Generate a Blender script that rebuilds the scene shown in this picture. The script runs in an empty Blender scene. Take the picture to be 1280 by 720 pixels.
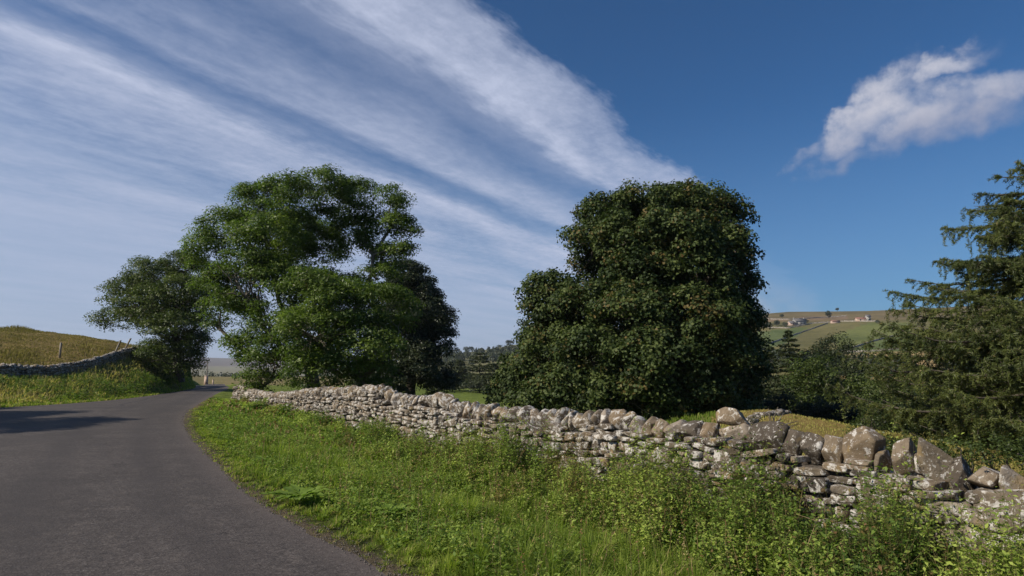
import bpy, bmesh, math
import numpy as np
from mathutils import Vector, Matrix
rng = np.random.default_rng(7)
col = bpy.context.scene.collection
PI = math.pi

# ------------------------------------------------------------------ camera geometry (used to measure the place from the photo)
F = 760.0; TH = math.atan(105/760); HC = 1.75
CT, ST = math.cos(TH), math.sin(TH)
def ray(px, py):
    u = (px-640)/F; v = (360-py)/F
    return np.array([u, CT-v*ST, ST+v*CT])
def P(px, py, d):                       # point seen at a photo pixel, d metres ahead
    r = ray(px, py); s = d/r[1]
    return np.array([r[0]*s, d, HC+r[2]*s])
def G(px, py, z=0.0):                   # point seen at a photo pixel at height z
    r = ray(px, py); s = (z-HC)/r[2]
    return np.array([r[0]*s, r[1]*s, z])
def project(x, y, z):
    zz = z-HC; f = y*CT+zz*ST; up = -y*ST+zz*CT
    f = np.where(f < .01, .01, f)
    return 640+F*x/f, 360-F*up/f

def smooth(a, b, x):
    t = np.clip((x-a)/(b-a), 0, 1); return t*t*(3-2*t)

# ------------------------------------------------------------------ object helpers
def tag(o, label=None, cat=None, group=None, kind=None):
    if label: o['label'] = label
    if cat: o['category'] = cat
    if group: o['group'] = group
    if kind: o['kind'] = kind
    return o
def empty(name, loc, rz=0):
    o = bpy.data.objects.new(name, None); col.objects.link(o)
    o.location = tuple(float(v) for v in loc); o.rotation_euler = (0, 0, rz); o.empty_display_size = .3
    return o
def np_mesh(name, V, faces, mat, smooth_=False, attrs=None):
    """faces: list of (k, int array (n,k)); attrs: {name: float per vertex or (n,3)}"""
    me = bpy.data.meshes.new(name)
    V = np.asarray(V, np.float32)
    loops = []; starts = []; tot = 0
    for f in faces:
        f = np.asarray(f, np.int32)
        if len(f) == 0: continue
        k = f.shape[1]
        starts.append(tot+np.arange(len(f), dtype=np.int32)*k)
        loops.append(f.ravel()); tot += f.size
    loops = np.concatenate(loops); starts = np.concatenate(starts)
    me.vertices.add(len(V)); me.vertices.foreach_set('co', V.ravel())
    me.loops.add(len(loops)); me.loops.foreach_set('vertex_index', loops)
    me.polygons.add(len(starts)); me.polygons.foreach_set('loop_start', starts)
    if smooth_: me.polygons.foreach_set('use_smooth', np.ones(len(starts), bool))
    me.update(calc_edges=True)
    if attrs:
        for n, a in attrs.items():
            a = np.asarray(a, np.float32)
            if a.ndim == 1:
                at = me.attributes.new(n, 'FLOAT', 'POINT'); at.data.foreach_set('value', a)
            else:
                at = me.attributes.new(n, 'FLOAT_VECTOR', 'POINT'); at.data.foreach_set('vector', a.ravel())
    if mat: me.materials.append(mat)
    return me
def link(name, me, parent=None, loc=None):
    o = bpy.data.objects.new(name, me); col.objects.link(o)
    if parent is not None: o.parent = parent
    if loc is not None: o.location = tuple(float(v) for v in loc)
    return o
class MB:
    def __init__(s): s.V = []; s.Q = []; s.T = []; s.n = 0; s.A = []
    def add(s, V, Q=None, T=None, a=0.0):
        V = np.asarray(V, float)
        if Q is not None and len(Q): s.Q.append(np.asarray(Q)+s.n)
        if T is not None and len(T): s.T.append(np.asarray(T)+s.n)
        s.V.append(V); s.n += len(V)
        s.A.append(np.full(len(V), a) if np.isscalar(a) else np.asarray(a))
    def box(s, c, size, rz=0, a=0.0, taper=1.0, tilt=None):
        sx, sy, sz = [k/2 for k in size]
        v = np.array([[x, y, z] for z in (-sz, sz) for (x, y) in ((-sx, -sy), (sx, -sy), (sx, sy), (-sx, sy))], float)
        v[4:, :2] *= taper
        if tilt: v[:, 0] += v[:, 2]*tilt[0]; v[:, 1] += v[:, 2]*tilt[1]
        c_, s_ = math.cos(rz), math.sin(rz)
        v = np.c_[v[:, 0]*c_-v[:, 1]*s_, v[:, 0]*s_+v[:, 1]*c_, v[:, 2]]+np.asarray(c, float)
        s.add(v, [[0, 3, 2, 1], [4, 5, 6, 7], [0, 1, 5, 4], [1, 2, 6, 5], [2, 3, 7, 6], [3, 0, 4, 7]], a=a)
    def tube(s, pts, rad, n=6, a=0.0):
        pts = np.asarray(pts, float); rad = np.broadcast_to(rad, (len(pts),))
        t = np.gradient(pts, axis=0); t /= np.linalg.norm(t, axis=1)[:, None]+1e-9
        ref = np.array([0, 0, 1.0]) if abs(t[0][2]) < .8 else np.array([1.0, 0, 0])
        b1 = np.cross(t, ref); b1 /= np.linalg.norm(b1, axis=1)[:, None]+1e-9
        b2 = np.cross(t, b1)
        an = np.arange(n)*2*PI/n
        V = pts[:, None]+rad[:, None, None]*(b1[:, None]*np.cos(an)[None, :, None]+b2[:, None]*np.sin(an)[None, :, None])
        V = V.reshape(-1, 3); m = len(pts)
        i = np.arange(m-1)[:, None]*n; j = np.arange(n)[None]; k = (j+1) % n
        Q = np.stack([i+j, i+k, i+n+k, i+n+j], -1).reshape(-1, 4)
        s.add(V, Q, a=a)
        s.add(np.array([pts[-1]+t[-1]*rad[-1]]), a=a)
        base = s.n-1-n
        s.T.append(np.array([[base+q, base+(q+1) % n, s.n-1] for q in range(n)]))
    def mesh(s, name, mat, smooth_=False, attr='tint', origin=None):
        V = np.concatenate(s.V)
        if origin is not None: V = V-np.asarray(origin)
        return np_mesh(name, V, ([np.concatenate(s.Q)] if s.Q else [])+([np.concatenate(s.T)] if s.T else []), mat, smooth_, {attr: np.concatenate(s.A)})
def unit(v): return v/(np.linalg.norm(v, axis=-1, keepdims=True)+1e-9)
def rdir(n): return unit(rng.normal(size=(n, 3)))

# ------------------------------------------------------------------ materials
class NT:
    def __init__(s, nt): s.nt = nt
    def new(s, t, **k):
        n = s.nt.nodes.new(t)
        for a, b in k.items(): setattr(n, a, b)
        return n
    def put(s, sock, v):
        if hasattr(v, 'is_output') or isinstance(v, bpy.types.NodeSocket): s.nt.links.new(v, sock)
        elif v is not None:
            if hasattr(sock, 'default_value'):
                if isinstance(v, (tuple, list)) and len(sock.default_value) == 4 and len(v) == 3: v = (*v, 1)
                sock.default_value = v
    def m(s, op, a, b=None, c=None, clamp=False):
        n = s.new('ShaderNodeMath', operation=op, use_clamp=clamp)
        s.put(n.inputs[0], a); s.put(n.inputs[1], b); s.put(n.inputs[2], c); return n.outputs[0]
    def vm(s, op, a, b=None, out=0):
        n = s.new('ShaderNodeVectorMath', operation=op); s.put(n.inputs[0], a)
        if b is not None: s.put(n.inputs[1], b)
        return n.outputs[out]
    def xyz(s, x, y, z):
        n = s.new('ShaderNodeCombineXYZ'); s.put(n.inputs[0], x); s.put(n.inputs[1], y); s.put(n.inputs[2], z); return n.outputs[0]
    def noise(s, vec, scale, detail=4, rough=.55, out='Fac', dist=0.0):
        n = s.new('ShaderNodeTexNoise'); n.noise_dimensions = '3D'
        s.put(n.inputs['Vector'], vec); n.inputs['Scale'].default_value = scale; n.inputs['Detail'].default_value = detail
        n.inputs['Roughness'].default_value = rough; n.inputs['Distortion'].default_value = dist; return n.outputs[out]
    def ramp(s, f, stops, interp='LINEAR'):
        n = s.new('ShaderNodeValToRGB'); n.color_ramp.interpolation = interp; s.put(n.inputs[0], f)
        e = n.color_ramp.elements
        for i, (p, c) in enumerate(stops):
            if not isinstance(c, (tuple, list)): c = (c, c, c)
            x = e[i] if i < 2 else e.new(p)
            x.position = p; x.color = (*c, 1)
        return n.outputs[0]
    def mix(s, f, a, b, blend='MIX'):
        n = s.new('ShaderNodeMix', data_type='RGBA', blend_type=blend)
        s.put(n.inputs[0], f); s.put(n.inputs[6], a); s.put(n.inputs[7], b); return n.outputs[2]
    def map(s, v, a, b, c=0.0, d=1.0, smooth_=True):
        n = s.new('ShaderNodeMapRange'); n.interpolation_type = 'SMOOTHSTEP' if smooth_ else 'LINEAR'; n.clamp = True
        for i, x in enumerate((v, a, b, c, d)): s.put(n.inputs[i], x)
        return n.outputs[0]
    def attr(s, name, out='Fac'):
        n = s.new('ShaderNodeAttribute'); n.attribute_name = name; return n.outputs[out]
    def bump(s, h, strength=.5, dist=.02):
        n = s.new('ShaderNodeBump'); n.inputs['Strength'].default_value = strength; n.inputs['Distance'].default_value = dist
        s.put(n.inputs['Height'], h); return n.outputs[0]
def material(name):
    m = bpy.data.materials.new(name); m.use_nodes = True
    nt = m.node_tree; nt.nodes.clear(); k = NT(nt)
    out = k.new('ShaderNodeOutputMaterial'); b = k.new('ShaderNodeBsdfPrincipled')
    nt.links.new(b.outputs[0], out.inputs[0])
    return m, k, b, out
def leaf_mat(name, dark, mid, light, warm=(.16, .10, .025), rough=.5, spec=.35, trans=.35):
    m, k, b, out = material(name)
    t = k.attr('tint')
    c = k.ramp(t, [(0.0, dark), (.5, mid), (1.0, light)])
    w = k.attr('warm')
    c = k.mix(w, c, warm)
    k.put(b.inputs['Base Color'], c); b.inputs['Roughness'].default_value = rough; b.inputs['Specular IOR Level'].default_value = spec
    tr = k.new('ShaderNodeBsdfTranslucent')
    k.put(tr.inputs[0], k.mix(.5, c, k.mix(1.0, c, (1.5, 1.9, .5), 'MULTIPLY')))
    mx = k.new('ShaderNodeMixShader'); mx.inputs[0].default_value = trans
    k.nt.links.new(b.outputs[0], mx.inputs[1]); k.nt.links.new(tr.outputs[0], mx.inputs[2]); k.nt.links.new(mx.outputs[0], out.inputs[0])
    return m
def plain(name, c1, c2, scale=3.0, rough=.85, bump=.3, bd=.02):
    m, k, b, out = material(name)
    g = k.new('ShaderNodeNewGeometry').outputs['Position']
    n = k.noise(g, scale, 6, .6)
    k.put(b.inputs['Base Color'], k.mix(k.map(n, .35, .65), c1, c2)); b.inputs['Roughness'].default_value = rough
    b.inputs['Specular IOR Level'].default_value = .25
    k.put(b.inputs['Normal'], k.bump(k.noise(g, scale*4, 6, .65), bump, bd)); return m

M = {}
M['ash'] = leaf_mat('ash leaves', (.036, .062, .012), (.080, .126, .021), (.165, .220, .040), (.14, .12, .06), trans=.38)
M['hawthorn'] = leaf_mat('hawthorn leaves', (.034, .052, .013), (.068, .096, .020), (.125, .155, .034), trans=.32)
M['sycamore'] = leaf_mat('sycamore leaves', (.020, .034, .010), (.046, .070, .019), (.120, .148, .042), (.150, .105, .035), rough=.6, spec=.22, trans=.22)
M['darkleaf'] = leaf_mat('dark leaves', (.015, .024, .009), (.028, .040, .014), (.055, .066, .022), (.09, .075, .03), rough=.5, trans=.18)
M['spruce'] = leaf_mat('spruce needles', (.026, .036, .018), (.050, .064, .026), (.090, .100, .038), (.10, .09, .03), trans=.15)
M['larch'] = leaf_mat('larch needles', (.034, .050, .016), (.072, .095, .026), (.155, .175, .045), (.20, .15, .05), trans=.3)
M['farleaf'] = leaf_mat('far foliage', (.026, .036, .018), (.045, .056, .026), (.075, .085, .038), trans=.2)
M['bark'] = plain('bark', (.11, .092, .07), (.24, .21, .17), 2.5, .9, .8, .03)
M['darkbark'] = plain('dark bark', (.06, .05, .04), (.13, .11, .09), 2.5, .9, .8, .03)
M['grass'] = leaf_mat('grass blades', (.078, .115, .016), (.170, .235, .032), (.31, .37, .065), (.48, .36, .18), rough=.6, spec=.2, trans=.45)
M['moundgrass'] = leaf_mat('mound grass', (.14, .15, .034), (.26, .255, .062), (.37, .34, .10), (.37, .31, .12), rough=.7, spec=.1, trans=.3)
M['drygrass'] = leaf_mat('dry pasture grass', (.082, .080, .022), (.155, .142, .042), (.25, .22, .075), (.29, .225, .10), rough=.7, spec=.1, trans=.3)
M['weed'] = leaf_mat('weed leaves', (.045, .082, .018), (.125, .195, .034), (.34, .41, .085), (.22, .12, .06), rough=.6, spec=.2, trans=.35)
M['dock'] = leaf_mat('dock leaves', (.09, .15, .03), (.16, .24, .04), (.25, .33, .07), (.16, .08, .04), rough=.7, spec=.15, trans=.35)
M['straw'] = leaf_mat('dry stalks', (.13, .13, .05), (.32, .23, .12), (.42, .34, .20), (.25, .12, .06), rough=.8, spec=.1, trans=.15)
M['hay'] = leaf_mat('dry grass stalks', (.24, .17, .08), (.38, .28, .14), (.50, .40, .22), (.20, .085, .045), rough=.8, spec=.1, trans=.2)
M['post'] = plain('weathered wood', (.16, .14, .12), (.28, .25, .21), 8, .9, .3, .01)

def stone_mat(name, lich, warmth=1.0):
    m, k, b, out = material(name)
    g = k.new('ShaderNodeNewGeometry').outputs['Position']
    t = k.attr('tint')
    t3 = k.xyz(k.m('MULTIPLY', t, 37.0), k.m('MULTIPLY', t, 11.0), 0.0)
    p = k.vm('ADD', g, t3)
    base = k.ramp(t, [(0.0, (.065, .054, .045)), (.3, (.135, .110, .085)), (.6, (.200, .162, .120)), (.8, (.225, .165, .105)), (1.0, (.31, .265, .22))])
    n1 = k.noise(p, 5.0, 6, .62)
    c = k.mix(k.map(n1, .30, .72), k.mix(1.0, base, (.62, .60, .58), 'MULTIPLY'), base)
    och = k.map(k.noise(p, 3.1, 4, .6), .56, .68)
    c = k.mix(k.m('MULTIPLY', och, .55), c, (.30, .205, .085))
    l1 = k.m('ADD', k.noise(p, 9.0, 8, .72, dist=.5), k.m('MULTIPLY', k.m('SUBTRACT', k.noise(g, 1.1, 3, .5), .5), .16))
    li = k.map(l1, lich, lich+.05)
    c = k.mix(k.m('MULTIPLY', li, .80), c, (.58, .55, .515))
    l2 = k.map(k.noise(p, 26.0, 4, .6), .60, .66)
    c = k.mix(k.m('MULTIPLY', l2, .55), c, (.50, .48, .45))
    dk = k.map(k.noise(p, 14.0, 5, .6), .58, .68)
    c = k.mix(k.m('MULTIPLY', dk, .5), c, (.06, .052, .045))
    moss = k.map(k.noise(g, 1.3, 4, .6), .60, .70)
    nz = k.new('ShaderNodeSeparateXYZ'); k.nt.links.new(k.new('ShaderNodeNewGeometry').outputs['Normal'], nz.inputs[0])
    moss = k.m('MULTIPLY', moss, k.map(nz.outputs[2], .3, .9))
    c = k.mix(k.m('MULTIPLY', moss, .6), c, (.10, .105, .03))
    k.put(b.inputs['Base Color'], c); b.inputs['Roughness'].default_value = .9; b.inputs['Specular IOR Level'].default_value = .2
    h = k.m('ADD', k.m('MULTIPLY', k.noise(p, 11.0, 8, .68), 1.0), k.m('MULTIPLY', k.noise(p, 55.0, 4, .6), .35))
    k.put(b.inputs['Normal'], k.bump(h, .75, .035))
    return m
M['stone'] = stone_mat('wall stone', .507)
M['boulder'] = stone_mat('coping stone', .556)
M['grit'] = plain('road grit', (.07, .06, .052), (.20, .175, .15), 60, .9, .2)
M['core'] = plain('wall core', (.06, .05, .04), (.12, .10, .085), 6, .95)

# ------------------------------------------------------------------ road edges, measured from the photo
RE = [np.array([3.2, -6.0]), np.array([1.6, 0.0])] + [G(*p)[:2] for p in
      ((490, 720), (410, 675), (330, 630), (280, 585), (243, 548), (233, 528), (239, 514), (257, 501), (272, 492), (286, 485))] \
     + [np.array([-43.0, 92.0]), np.array([-52.0, 112.0]), np.array([-70., 150.])]
LE = [np.array([-1.8, -8.0]), np.array([-5.4, 1.5]), np.array([-11.5, 11.0]), np.array([-18.6, 20.5]), np.array([-24.6, 27.5])] + \
     [G(*p)[:2] for p in ((0, 510), (50, 507), (83, 505), (144, 500), (194, 494), (242, 485.5))] + [np.array([-48.0, 93.0]), np.array([-57.0, 113.0]), np.array([-75., 151.])]
def resample(pts, n):
    pts = np.array(pts)
    # Catmull-Rom, then even steps
    out = []
    q = np.vstack([2*pts[0]-pts[1], pts, 2*pts[-1]-pts[-2]])
    for i in range(1, len(q)-2):
        t = np.linspace(0, 1, 24, endpoint=False)[:, None]
        p0, p1, p2, p3 = q[i-1], q[i], q[i+1], q[i+2]
        d1 = (p2-p0)/2; d2 = (p3-p1)/2; L = np.linalg.norm(p2-p1)
        d1 = d1/(np.linalg.norm(d1)+1e-9)*L*.9; d2 = d2/(np.linalg.norm(d2)+1e-9)*L*.9
        out.append((2*t**3-3*t**2+1)*p1+(t**3-2*t**2+t)*d1+(-2*t**3+3*t**2)*p2+(t**3-t**2)*d2)
    out = np.vstack(out+[pts[-1:]])
    s = np.r_[0, np.cumsum(np.linalg.norm(np.diff(out, axis=0), axis=1))]
    return out, s
REc, REs = resample(RE, 0); LEc, LEs = resample(LE, 0)
# centre line by station (y of the points grows all along)
def xr(y): return np.interp(y, REc[:, 1], REc[:, 0])
def xl(y): return np.interp(y, LEc[:, 1], LEc[:, 0])
def road_z(y): return -1.1*smooth(75, 125, y) - 0.0

# wall centre line
WA = np.array([11.0, -3.0]); WB = np.array([-16.4, 36.9])
WL = float(np.linalg.norm(WB-WA)); WD = (WB-WA)/WL; WN = np.array([WD[1], -WD[0]])   # WN points to the field (away from road)
if WN[0] < 0: WN = -WN
def wall_hit(px, py):
    r = ray(px, py)
    A = np.array([[r[0], -WD[0]], [r[1], -WD[1]]]); s, t = np.linalg.solve(A, WA)
    return t, HC+r[2]*s
_tab = [(1280, 590), (1255, 585), (1230, 583), (1205, 578), (1190, 574), (1165, 560), (1145, 560), (1125, 557), (1100, 562), (1080, 547), (1060, 552), (1040, 549), (1025, 549), (1010, 543), (985, 542), (960, 534),
        (925, 533), (900, 528), (880, 530), (860, 526), (830, 528), (800, 526), (790, 519), (760, 515), (740, 519), (720, 519), (700, 516), (680, 517), (640, 512), (600, 509), (570, 503),
        (558, 494), (540, 497), (520, 496), (498, 495), (486, 486), (470, 483), (450, 485), (425, 486), (400, 486), (380, 489), (360, 492), (340, 493), (320, 488), (300, 483)]
_w = sorted([wall_hit(*p) for p in _tab])
WT = np.array([a[0] for a in _w]); WZ = np.array([a[1] for a in _w])
def wall_top(t): return np.interp(t, WT, WZ)
print('wall top range', WZ.min(), WZ.max(), 'length', WL)
def side(x, y):            # signed distance from wall centre line (+ = field side) and station
    return (x-WA[0])*WN[0]+(y-WA[1])*WN[1], (x-WA[0])*WD[0]+(y-WA[1])*WD[1]

# ------------------------------------------------------------------ terrain
cp = []
for y in (-6, 0, 5, 10, 16, 22, 30, 38, 46, 56, 68, 80, 95): cp.append((xr(y)+.3, y, road_z(y))); cp.append((xl(y)-.3, y, road_z(y)))
for t in np.linspace(0, WL, 10):
    dz_ = float(1-smooth(16, 36, WA[1]+WD[1]*t)); p = WA+WD*t-WN*.4; cp.append((*p, -.06-.30*dz_+.04*math.sin(t)))
    p = WA+WD*t+WN*.6; cp.append((*p, -.05-.1*dz_))
def addp(px, py, d): cp.append(tuple(P(px, py, d)))
for px, d, z_ in ((1275, 13, -.6), (1180, 14, -.5), (1090, 16, -.35), (1000, 17, -.15), (930, 18, .1)): cp.append((*P(px, 540, d)[:2], z_))
for px, py, d in ((905, 516, 23), (960, 514, 24), (1010, 524, 25), (1060, 536, 24), (1140, 548, 20)): addp(px, py, d)
for px, d, z in ((850, 32, -1.3), (820, 22, -.7), (750, 20, -.7), (640, 22, -.8), (640, 40, -1.5), (520, 30, -.7), (400, 36, -.6), (300, 60, -.7), (1000, 45, -2.5), (1150, 45, -2.5), (1290, 45, -2.0), (1400, 25, -.9), (1290, 21, -1.0), (1200, 24, -.9),
                 (900, 55, -3), (700, 60, -2), (560, 70, -2), (450, 70, -1.6), (380, 100, -1.6), (700, 110, -3), (1000, 90, -5), (1300, 90, -5), (1600, 60, -1), (2200, 20, .5), (2400, 4, .8)):
    cp.append((*P(px, 465, d)[:2], z))
# left bank: wall foot, field behind it, its skyline
LW = [P(-230, 462, 31), P(-100, 457, 34), P(0, 456, 37), P(60, 457.5, 40), P(100, 452, 44), P(128, 445, 48), P(150, 438, 52), P(172, 433, 57), P(200, 432, 64), P(225, 438, 74)]
for p in LW: cp.append((p[0], p[1], p[2]-.95)); cp.append((p[0]-.5, p[1]+.9, p[2]-.8))
for px, py, d in ((-400, 396, 80), (-150, 407, 80), (0, 416, 78), (45, 423, 80), (90, 431, 84), (130, 437, 88), (175, 440, 92)): addp(px, py, d); q = P(px, py, d); cp.append((q[0]*1.3, q[1]*1.3, q[2]-.3))
for x, y, z in ((-45, 32, 3.2), (-34, 22, 1.6), (-22, 12, .9), (-14, 2, .6), (-40, 5, 2.5), (-20, -10, .5), (10, -12, 0), (20, -5, .3)): cp.append((x, y, z))
cp = np.array(cp, float)
_c = 1.2
def phi(r2): return np.sqrt(r2+_c*_c)
D2 = ((cp[:, None, :2]-cp[None, :, :2])**2).sum(-1)
A_ = phi(D2)+np.eye(len(cp))*(-.15)
Wt = np.linalg.solve(A_, cp[:, 2])
def H_near(x, y):
    x = np.asarray(x, float); y = np.asarray(y, float); sh = x.shape; x = x.ravel(); y = y.ravel(); out = np.empty(len(x))
    for i in range(0, len(x), 20000):
        d2 = (x[i:i+20000, None]-cp[None, :, 0])**2+(y[i:i+20000, None]-cp[None, :, 1])**2
        out[i:i+20000] = phi(d2)@Wt
    return out.reshape(sh)
def zat(px, py, d): return P(px, py, d)[2]
RIDGE = 950.0
_ax = np.array([480, 560, 600, 640, 700, 800, 940, 990, 1090, 1180, 1280, 1500, 2500])
_ay = np.array([462, 443, 438, 431, 422, 408, 393, 389, 388, 384, 378, 372, 400])
_rz = np.array([zat(p, q, RIDGE*math.cos(math.atan((p-640)/F*CT))) for p, q in zip(_ax, _ay)])
_mx = np.array([-3000, -300, 150, 215, 255, 480, 560, 1280, 3000]); _mz = np.array([8, 8, 4.5, .5, -1.0, -1.6, -3.0, -6.5, -6.])
def H_far(x, y):
    r = np.hypot(x, y); az = np.arctan2(x, np.maximum(y, 1e-3)); az = np.where(y < 0, np.sign(x)*1.55, az)
    px = 640+F*np.tan(np.clip(az, -1.35, 1.35))/CT
    base = np.interp(px, _mx, _mz)
    rid = np.interp(px, _ax, _rz)
    t = np.clip((r-230)/(RIDGE-230), 0, 1)
    hill = base+(rid-base)*(.12*t+.88*t**1.12)+np.where(r > RIDGE, -(r-RIDGE)*.03, 0)
    hill = hill+(1.6*np.sin(x/47+y/90)+1.1*np.sin(x/23-y/41))*smooth(.05, .3, t)*smooth(1.0, .8, t)
    left = base-26*smooth(420, 1100, r)+34*smooth(1500, 2600, r)+zat(285, 450.5, 5200)*smooth(2500, 5200, r)-(r > 5200)*(r-5200)*.02
    left = left+5*np.sin(x/210+1.0)*smooth(2800, 5000, r)
    k = smooth(380, 540, px)
    return left*(1-k)+hill*k
def H(x, y):
    x = np.asarray(x, float); y = np.asarray(y, float); r = np.hypot(x, y)
    k = smooth(75, 150, r)*smooth(-40, 20, y) + smooth(110, 160, r)*(1-smooth(-40, 20, y)); k = np.clip(k, 0, 1)
    h = np.where(k < 1, H_near(np.where(r < 170, x, 0), np.where(r < 170, y, 0)), 0)*(1-k)+H_far(x, y)*k
    # small roughness off the road, sunk below the road surface inside it
    R, L = xr(y), xl(y); inside = (x < R) & (x > L) & (y < 145) & (y > -9)
    dist = np.maximum(np.maximum(L-x, x-R), 0)*.8
    near = (y < 146) & (y > -9)
    kk = np.where(near, smooth(0.0, .9, dist), 1)
    rough = (.035*np.sin(x*2.1+y*1.3)+.03*np.sin(x*.9-y*2.7)+.02*np.sin(x*4.3+1)*np.sin(y*3.7))*smooth(200, 60, r)
    h = (h+rough)*kk+(road_z(y)+.015)*(1-kk)
    ind = np.clip(np.minimum(R-x, x-L), 0, 1); h = np.where(inside, road_z(y)+.015-.09*smooth(.0, .7, ind), h)
    return h
def hit(px, py, dmin=40., dmax=6000.):     # first ground point along a photo ray
    r = ray(px, py); d = np.geomspace(dmin, dmax, 1500)
    x = r[0]/r[1]*d; z = HC+r[2]/r[1]*d; below = z < H(x, d)
    i = int(np.argmax(below)) if below.any() else len(d)-1
    return np.array([x[i], d[i], float(H(x[i:i+1], d[i:i+1])[0])])
def gz(x, y): return float(H(np.array([float(x)]), np.array([float(y)]))[0])

az = np.radians(np.r_[np.arange(-180, -62, 3.0), np.arange(-62, 62, .145), np.arange(62, 180, 3.0)])
rr = np.r_[np.geomspace(1.2, 9500, 330)]
AZ, RR = np.meshgrid(az, rr)
GX, GY = RR*np.sin(AZ), RR*np.cos(AZ)
GZ = H(GX, GY)
na, nr = len(az), len(rr); V_GROUND_MIN = GZ.min(); print('ground', GZ.min(), GZ.max())
V = np.c_[GX.ravel(), GY.ravel(), GZ.ravel()]
V = np.vstack([V, [[0, 0, gz(0, 0)]]])
i = np.arange(nr-1)[:, None]*na; j = np.arange(na)[None]; k = (j+1) % na
Q = np.stack([i+j, i+na+j, i+na+k, i+k], -1).reshape(-1, 4)[:, ::-1]
T = np.stack([j[0], k[0], np.full(na, nr*na)], -1)
# land cover, a colour per spot of ground
def poly_in(px, py, poly):
    ins = np.zeros(px.shape, bool); n = len(poly)
    for a in range(n):
        x1, y1 = poly[a]; x2, y2 = poly[(a+1) % n]
        c = ((y1 > py) != (y2 > py)) & (px < (x2-x1)*(py-y1)/(y2-y1+1e-9)+x1); ins ^= c
    return ins
def land_colour(x, y, z):
    C = np.tile(np.array([.085, .105, .035]), (len(x), 1))
    px, py = project(x, y, z); r = np.hypot(x, y); front = (y > 5)
    C[:] = (.075, .085, .03)
    dist, st = side(x, y)
    ver = (dist < 0) & (x > xr(y)-.1) & (r < 60); C[ver] = (.075, .085, .028)
    edge = (x > xr(y)-.3) & (x < xr(y)+.16) & (r < 90); C[edge] = (.13, .105, .07)
    edge = (x < xl(y)+.3) & (x > xl(y)-.5) & (r < 90); C[edge] = (.16, .135, .08)
    lf = (x < xl(y)) & (r < 140) & (y > 0); C[lf & (dist < 0)] = (.115, .12, .035)
    lwx = np.array([p[0] for p in LW]); lwy = np.array([p[1] for p in LW])
    beh = (x < -20) & (x < np.interp(y, lwy, lwx)-.3) & (r < 170) & (y > 20); C[beh] = (.20, .155, .065)
    fld = (dist > 0) & (r < 230); C[fld] = (.125, .165, .035)
    mound = (dist > 0) & (r < 34) & (px > 890); C[mound] = (.25, .19, .07)
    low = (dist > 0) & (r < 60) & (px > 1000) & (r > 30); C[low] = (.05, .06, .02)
    far = front & (r > 230) & (px > 430)
    C[far] = (.105, .115, .045)
    up = far & (py < 404-(px-940)*.01); C[up] = (.140, .115, .060)
    def fp(poly, c): C[far & poly_in(px, py, poly)] = c
    fp([(930, 404), (1040, 402), (1110, 400), (1300, 398), (1300, 470), (930, 470)], (.125, .118, .050))
    fp([(930, 417), (990, 410), (1010, 410), (985, 428), (930, 445)], (.090, .118, .045))
    fp([(1085, 404), (1140, 402), (1140, 419), (1090, 424), (1060, 436), (1050, 438), (1040, 420)], (.115, .135, .045))
    fp([(1062, 437), (1110, 422), (1300, 418), (1300, 436), (1080, 441)], (.090, .120, .042))
    fp([(1055, 445), (1080, 441), (1300, 437), (1300, 475), (1050, 475)], (.31, .235, .115))
    fp([(1000, 396), (1060, 395), (1060, 399), (990, 400)], (.17, .125, .08))
    fp([(940, 396), (985, 398), (985, 400), (940, 402)], (.17, .13, .085))
    fp([(540, 440), (700, 420), (700, 460), (540, 470)], (.125, .125, .065))
    ll = front & (r > 150) & (px <= 430)
    C[ll] = (.17, .150, .07); C[ll & (r > 500)] = (.10, .11, .05); C[ll & (r > 1500) & (r < 3300)] = (.17, .16, .09); C[ll & (r > 3300)] = (.115, .095, .08)
    return C
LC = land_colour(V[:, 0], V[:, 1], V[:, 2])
m, k, b, out = material('ground')
g = k.new('ShaderNodeNewGeometry').outputs['Position']
lc = k.attr('land', 'Vector')
n1 = k.noise(g, .35, 8, .65); n2 = k.noise(g, .02, 8, .62); n3 = k.noise(g, 14., 5, .7)
v = k.m('ADD', k.m('ADD', k.m('MULTIPLY', n1, .8), k.m('MULTIPLY', n2, .9)), k.m('MULTIPLY', n3, .5))
c = k.mix(k.map(v, .72, 1.42), k.mix(1.0, lc, (.52, .58, .55), 'MULTIPLY'), k.mix(1.0, lc, (1.42, 1.30, 1.30), 'MULTIPLY'))
k.put(b.inputs['Base Color'], c); b.inputs['Roughness'].default_value = 1; b.inputs['Specular IOR Level'].default_value = .05
k.put(b.inputs['Normal'], k.bump(k.m('ADD', n3, k.noise(g, 1.5, 6, .7)), .8, .12))
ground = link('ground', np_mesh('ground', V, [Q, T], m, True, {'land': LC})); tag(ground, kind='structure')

# road sheet
ys = np.r_[np.linspace(-7, 60, 260), np.linspace(61, 145, 60)]
ncr = 25
rows = []
for f in np.linspace(0, 1, ncr):
    rows.append(np.c_[(xl(ys)-.12)*(1-f)+(xr(ys)+.12)*f, ys, road_z(ys)+.022-.035*(f in (0., 1.))+.05*math.sin(PI*f)*np.exp(-ys/60)])
wob = .07*np.sin(ys*2.1)+.06*np.sin(ys*5.7+1)+.05*np.sin(ys*13.)
rows[0][:, 0] += wob; rows[-1][:, 0] += np.roll(wob, 7)
RV = np.stack(rows, 1).reshape(-1, 3)
i = np.arange(len(ys)-1)[:, None]*ncr; j = np.arange(ncr-1)[None]
RQ = np.stack([i+j, i+j+1, i+ncr+j+1, i+ncr+j], -1).reshape(-1, 4)
cr = np.tile(np.linspace(0, 1, ncr), len(ys))
wid = np.repeat(xr(ys)-xl(ys), ncr)
dR = (1-cr)*wid; dL = cr*wid
m, k, b, out = material('asphalt')
g = k.new('ShaderNodeNewGeometry').outputs['Position']
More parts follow.
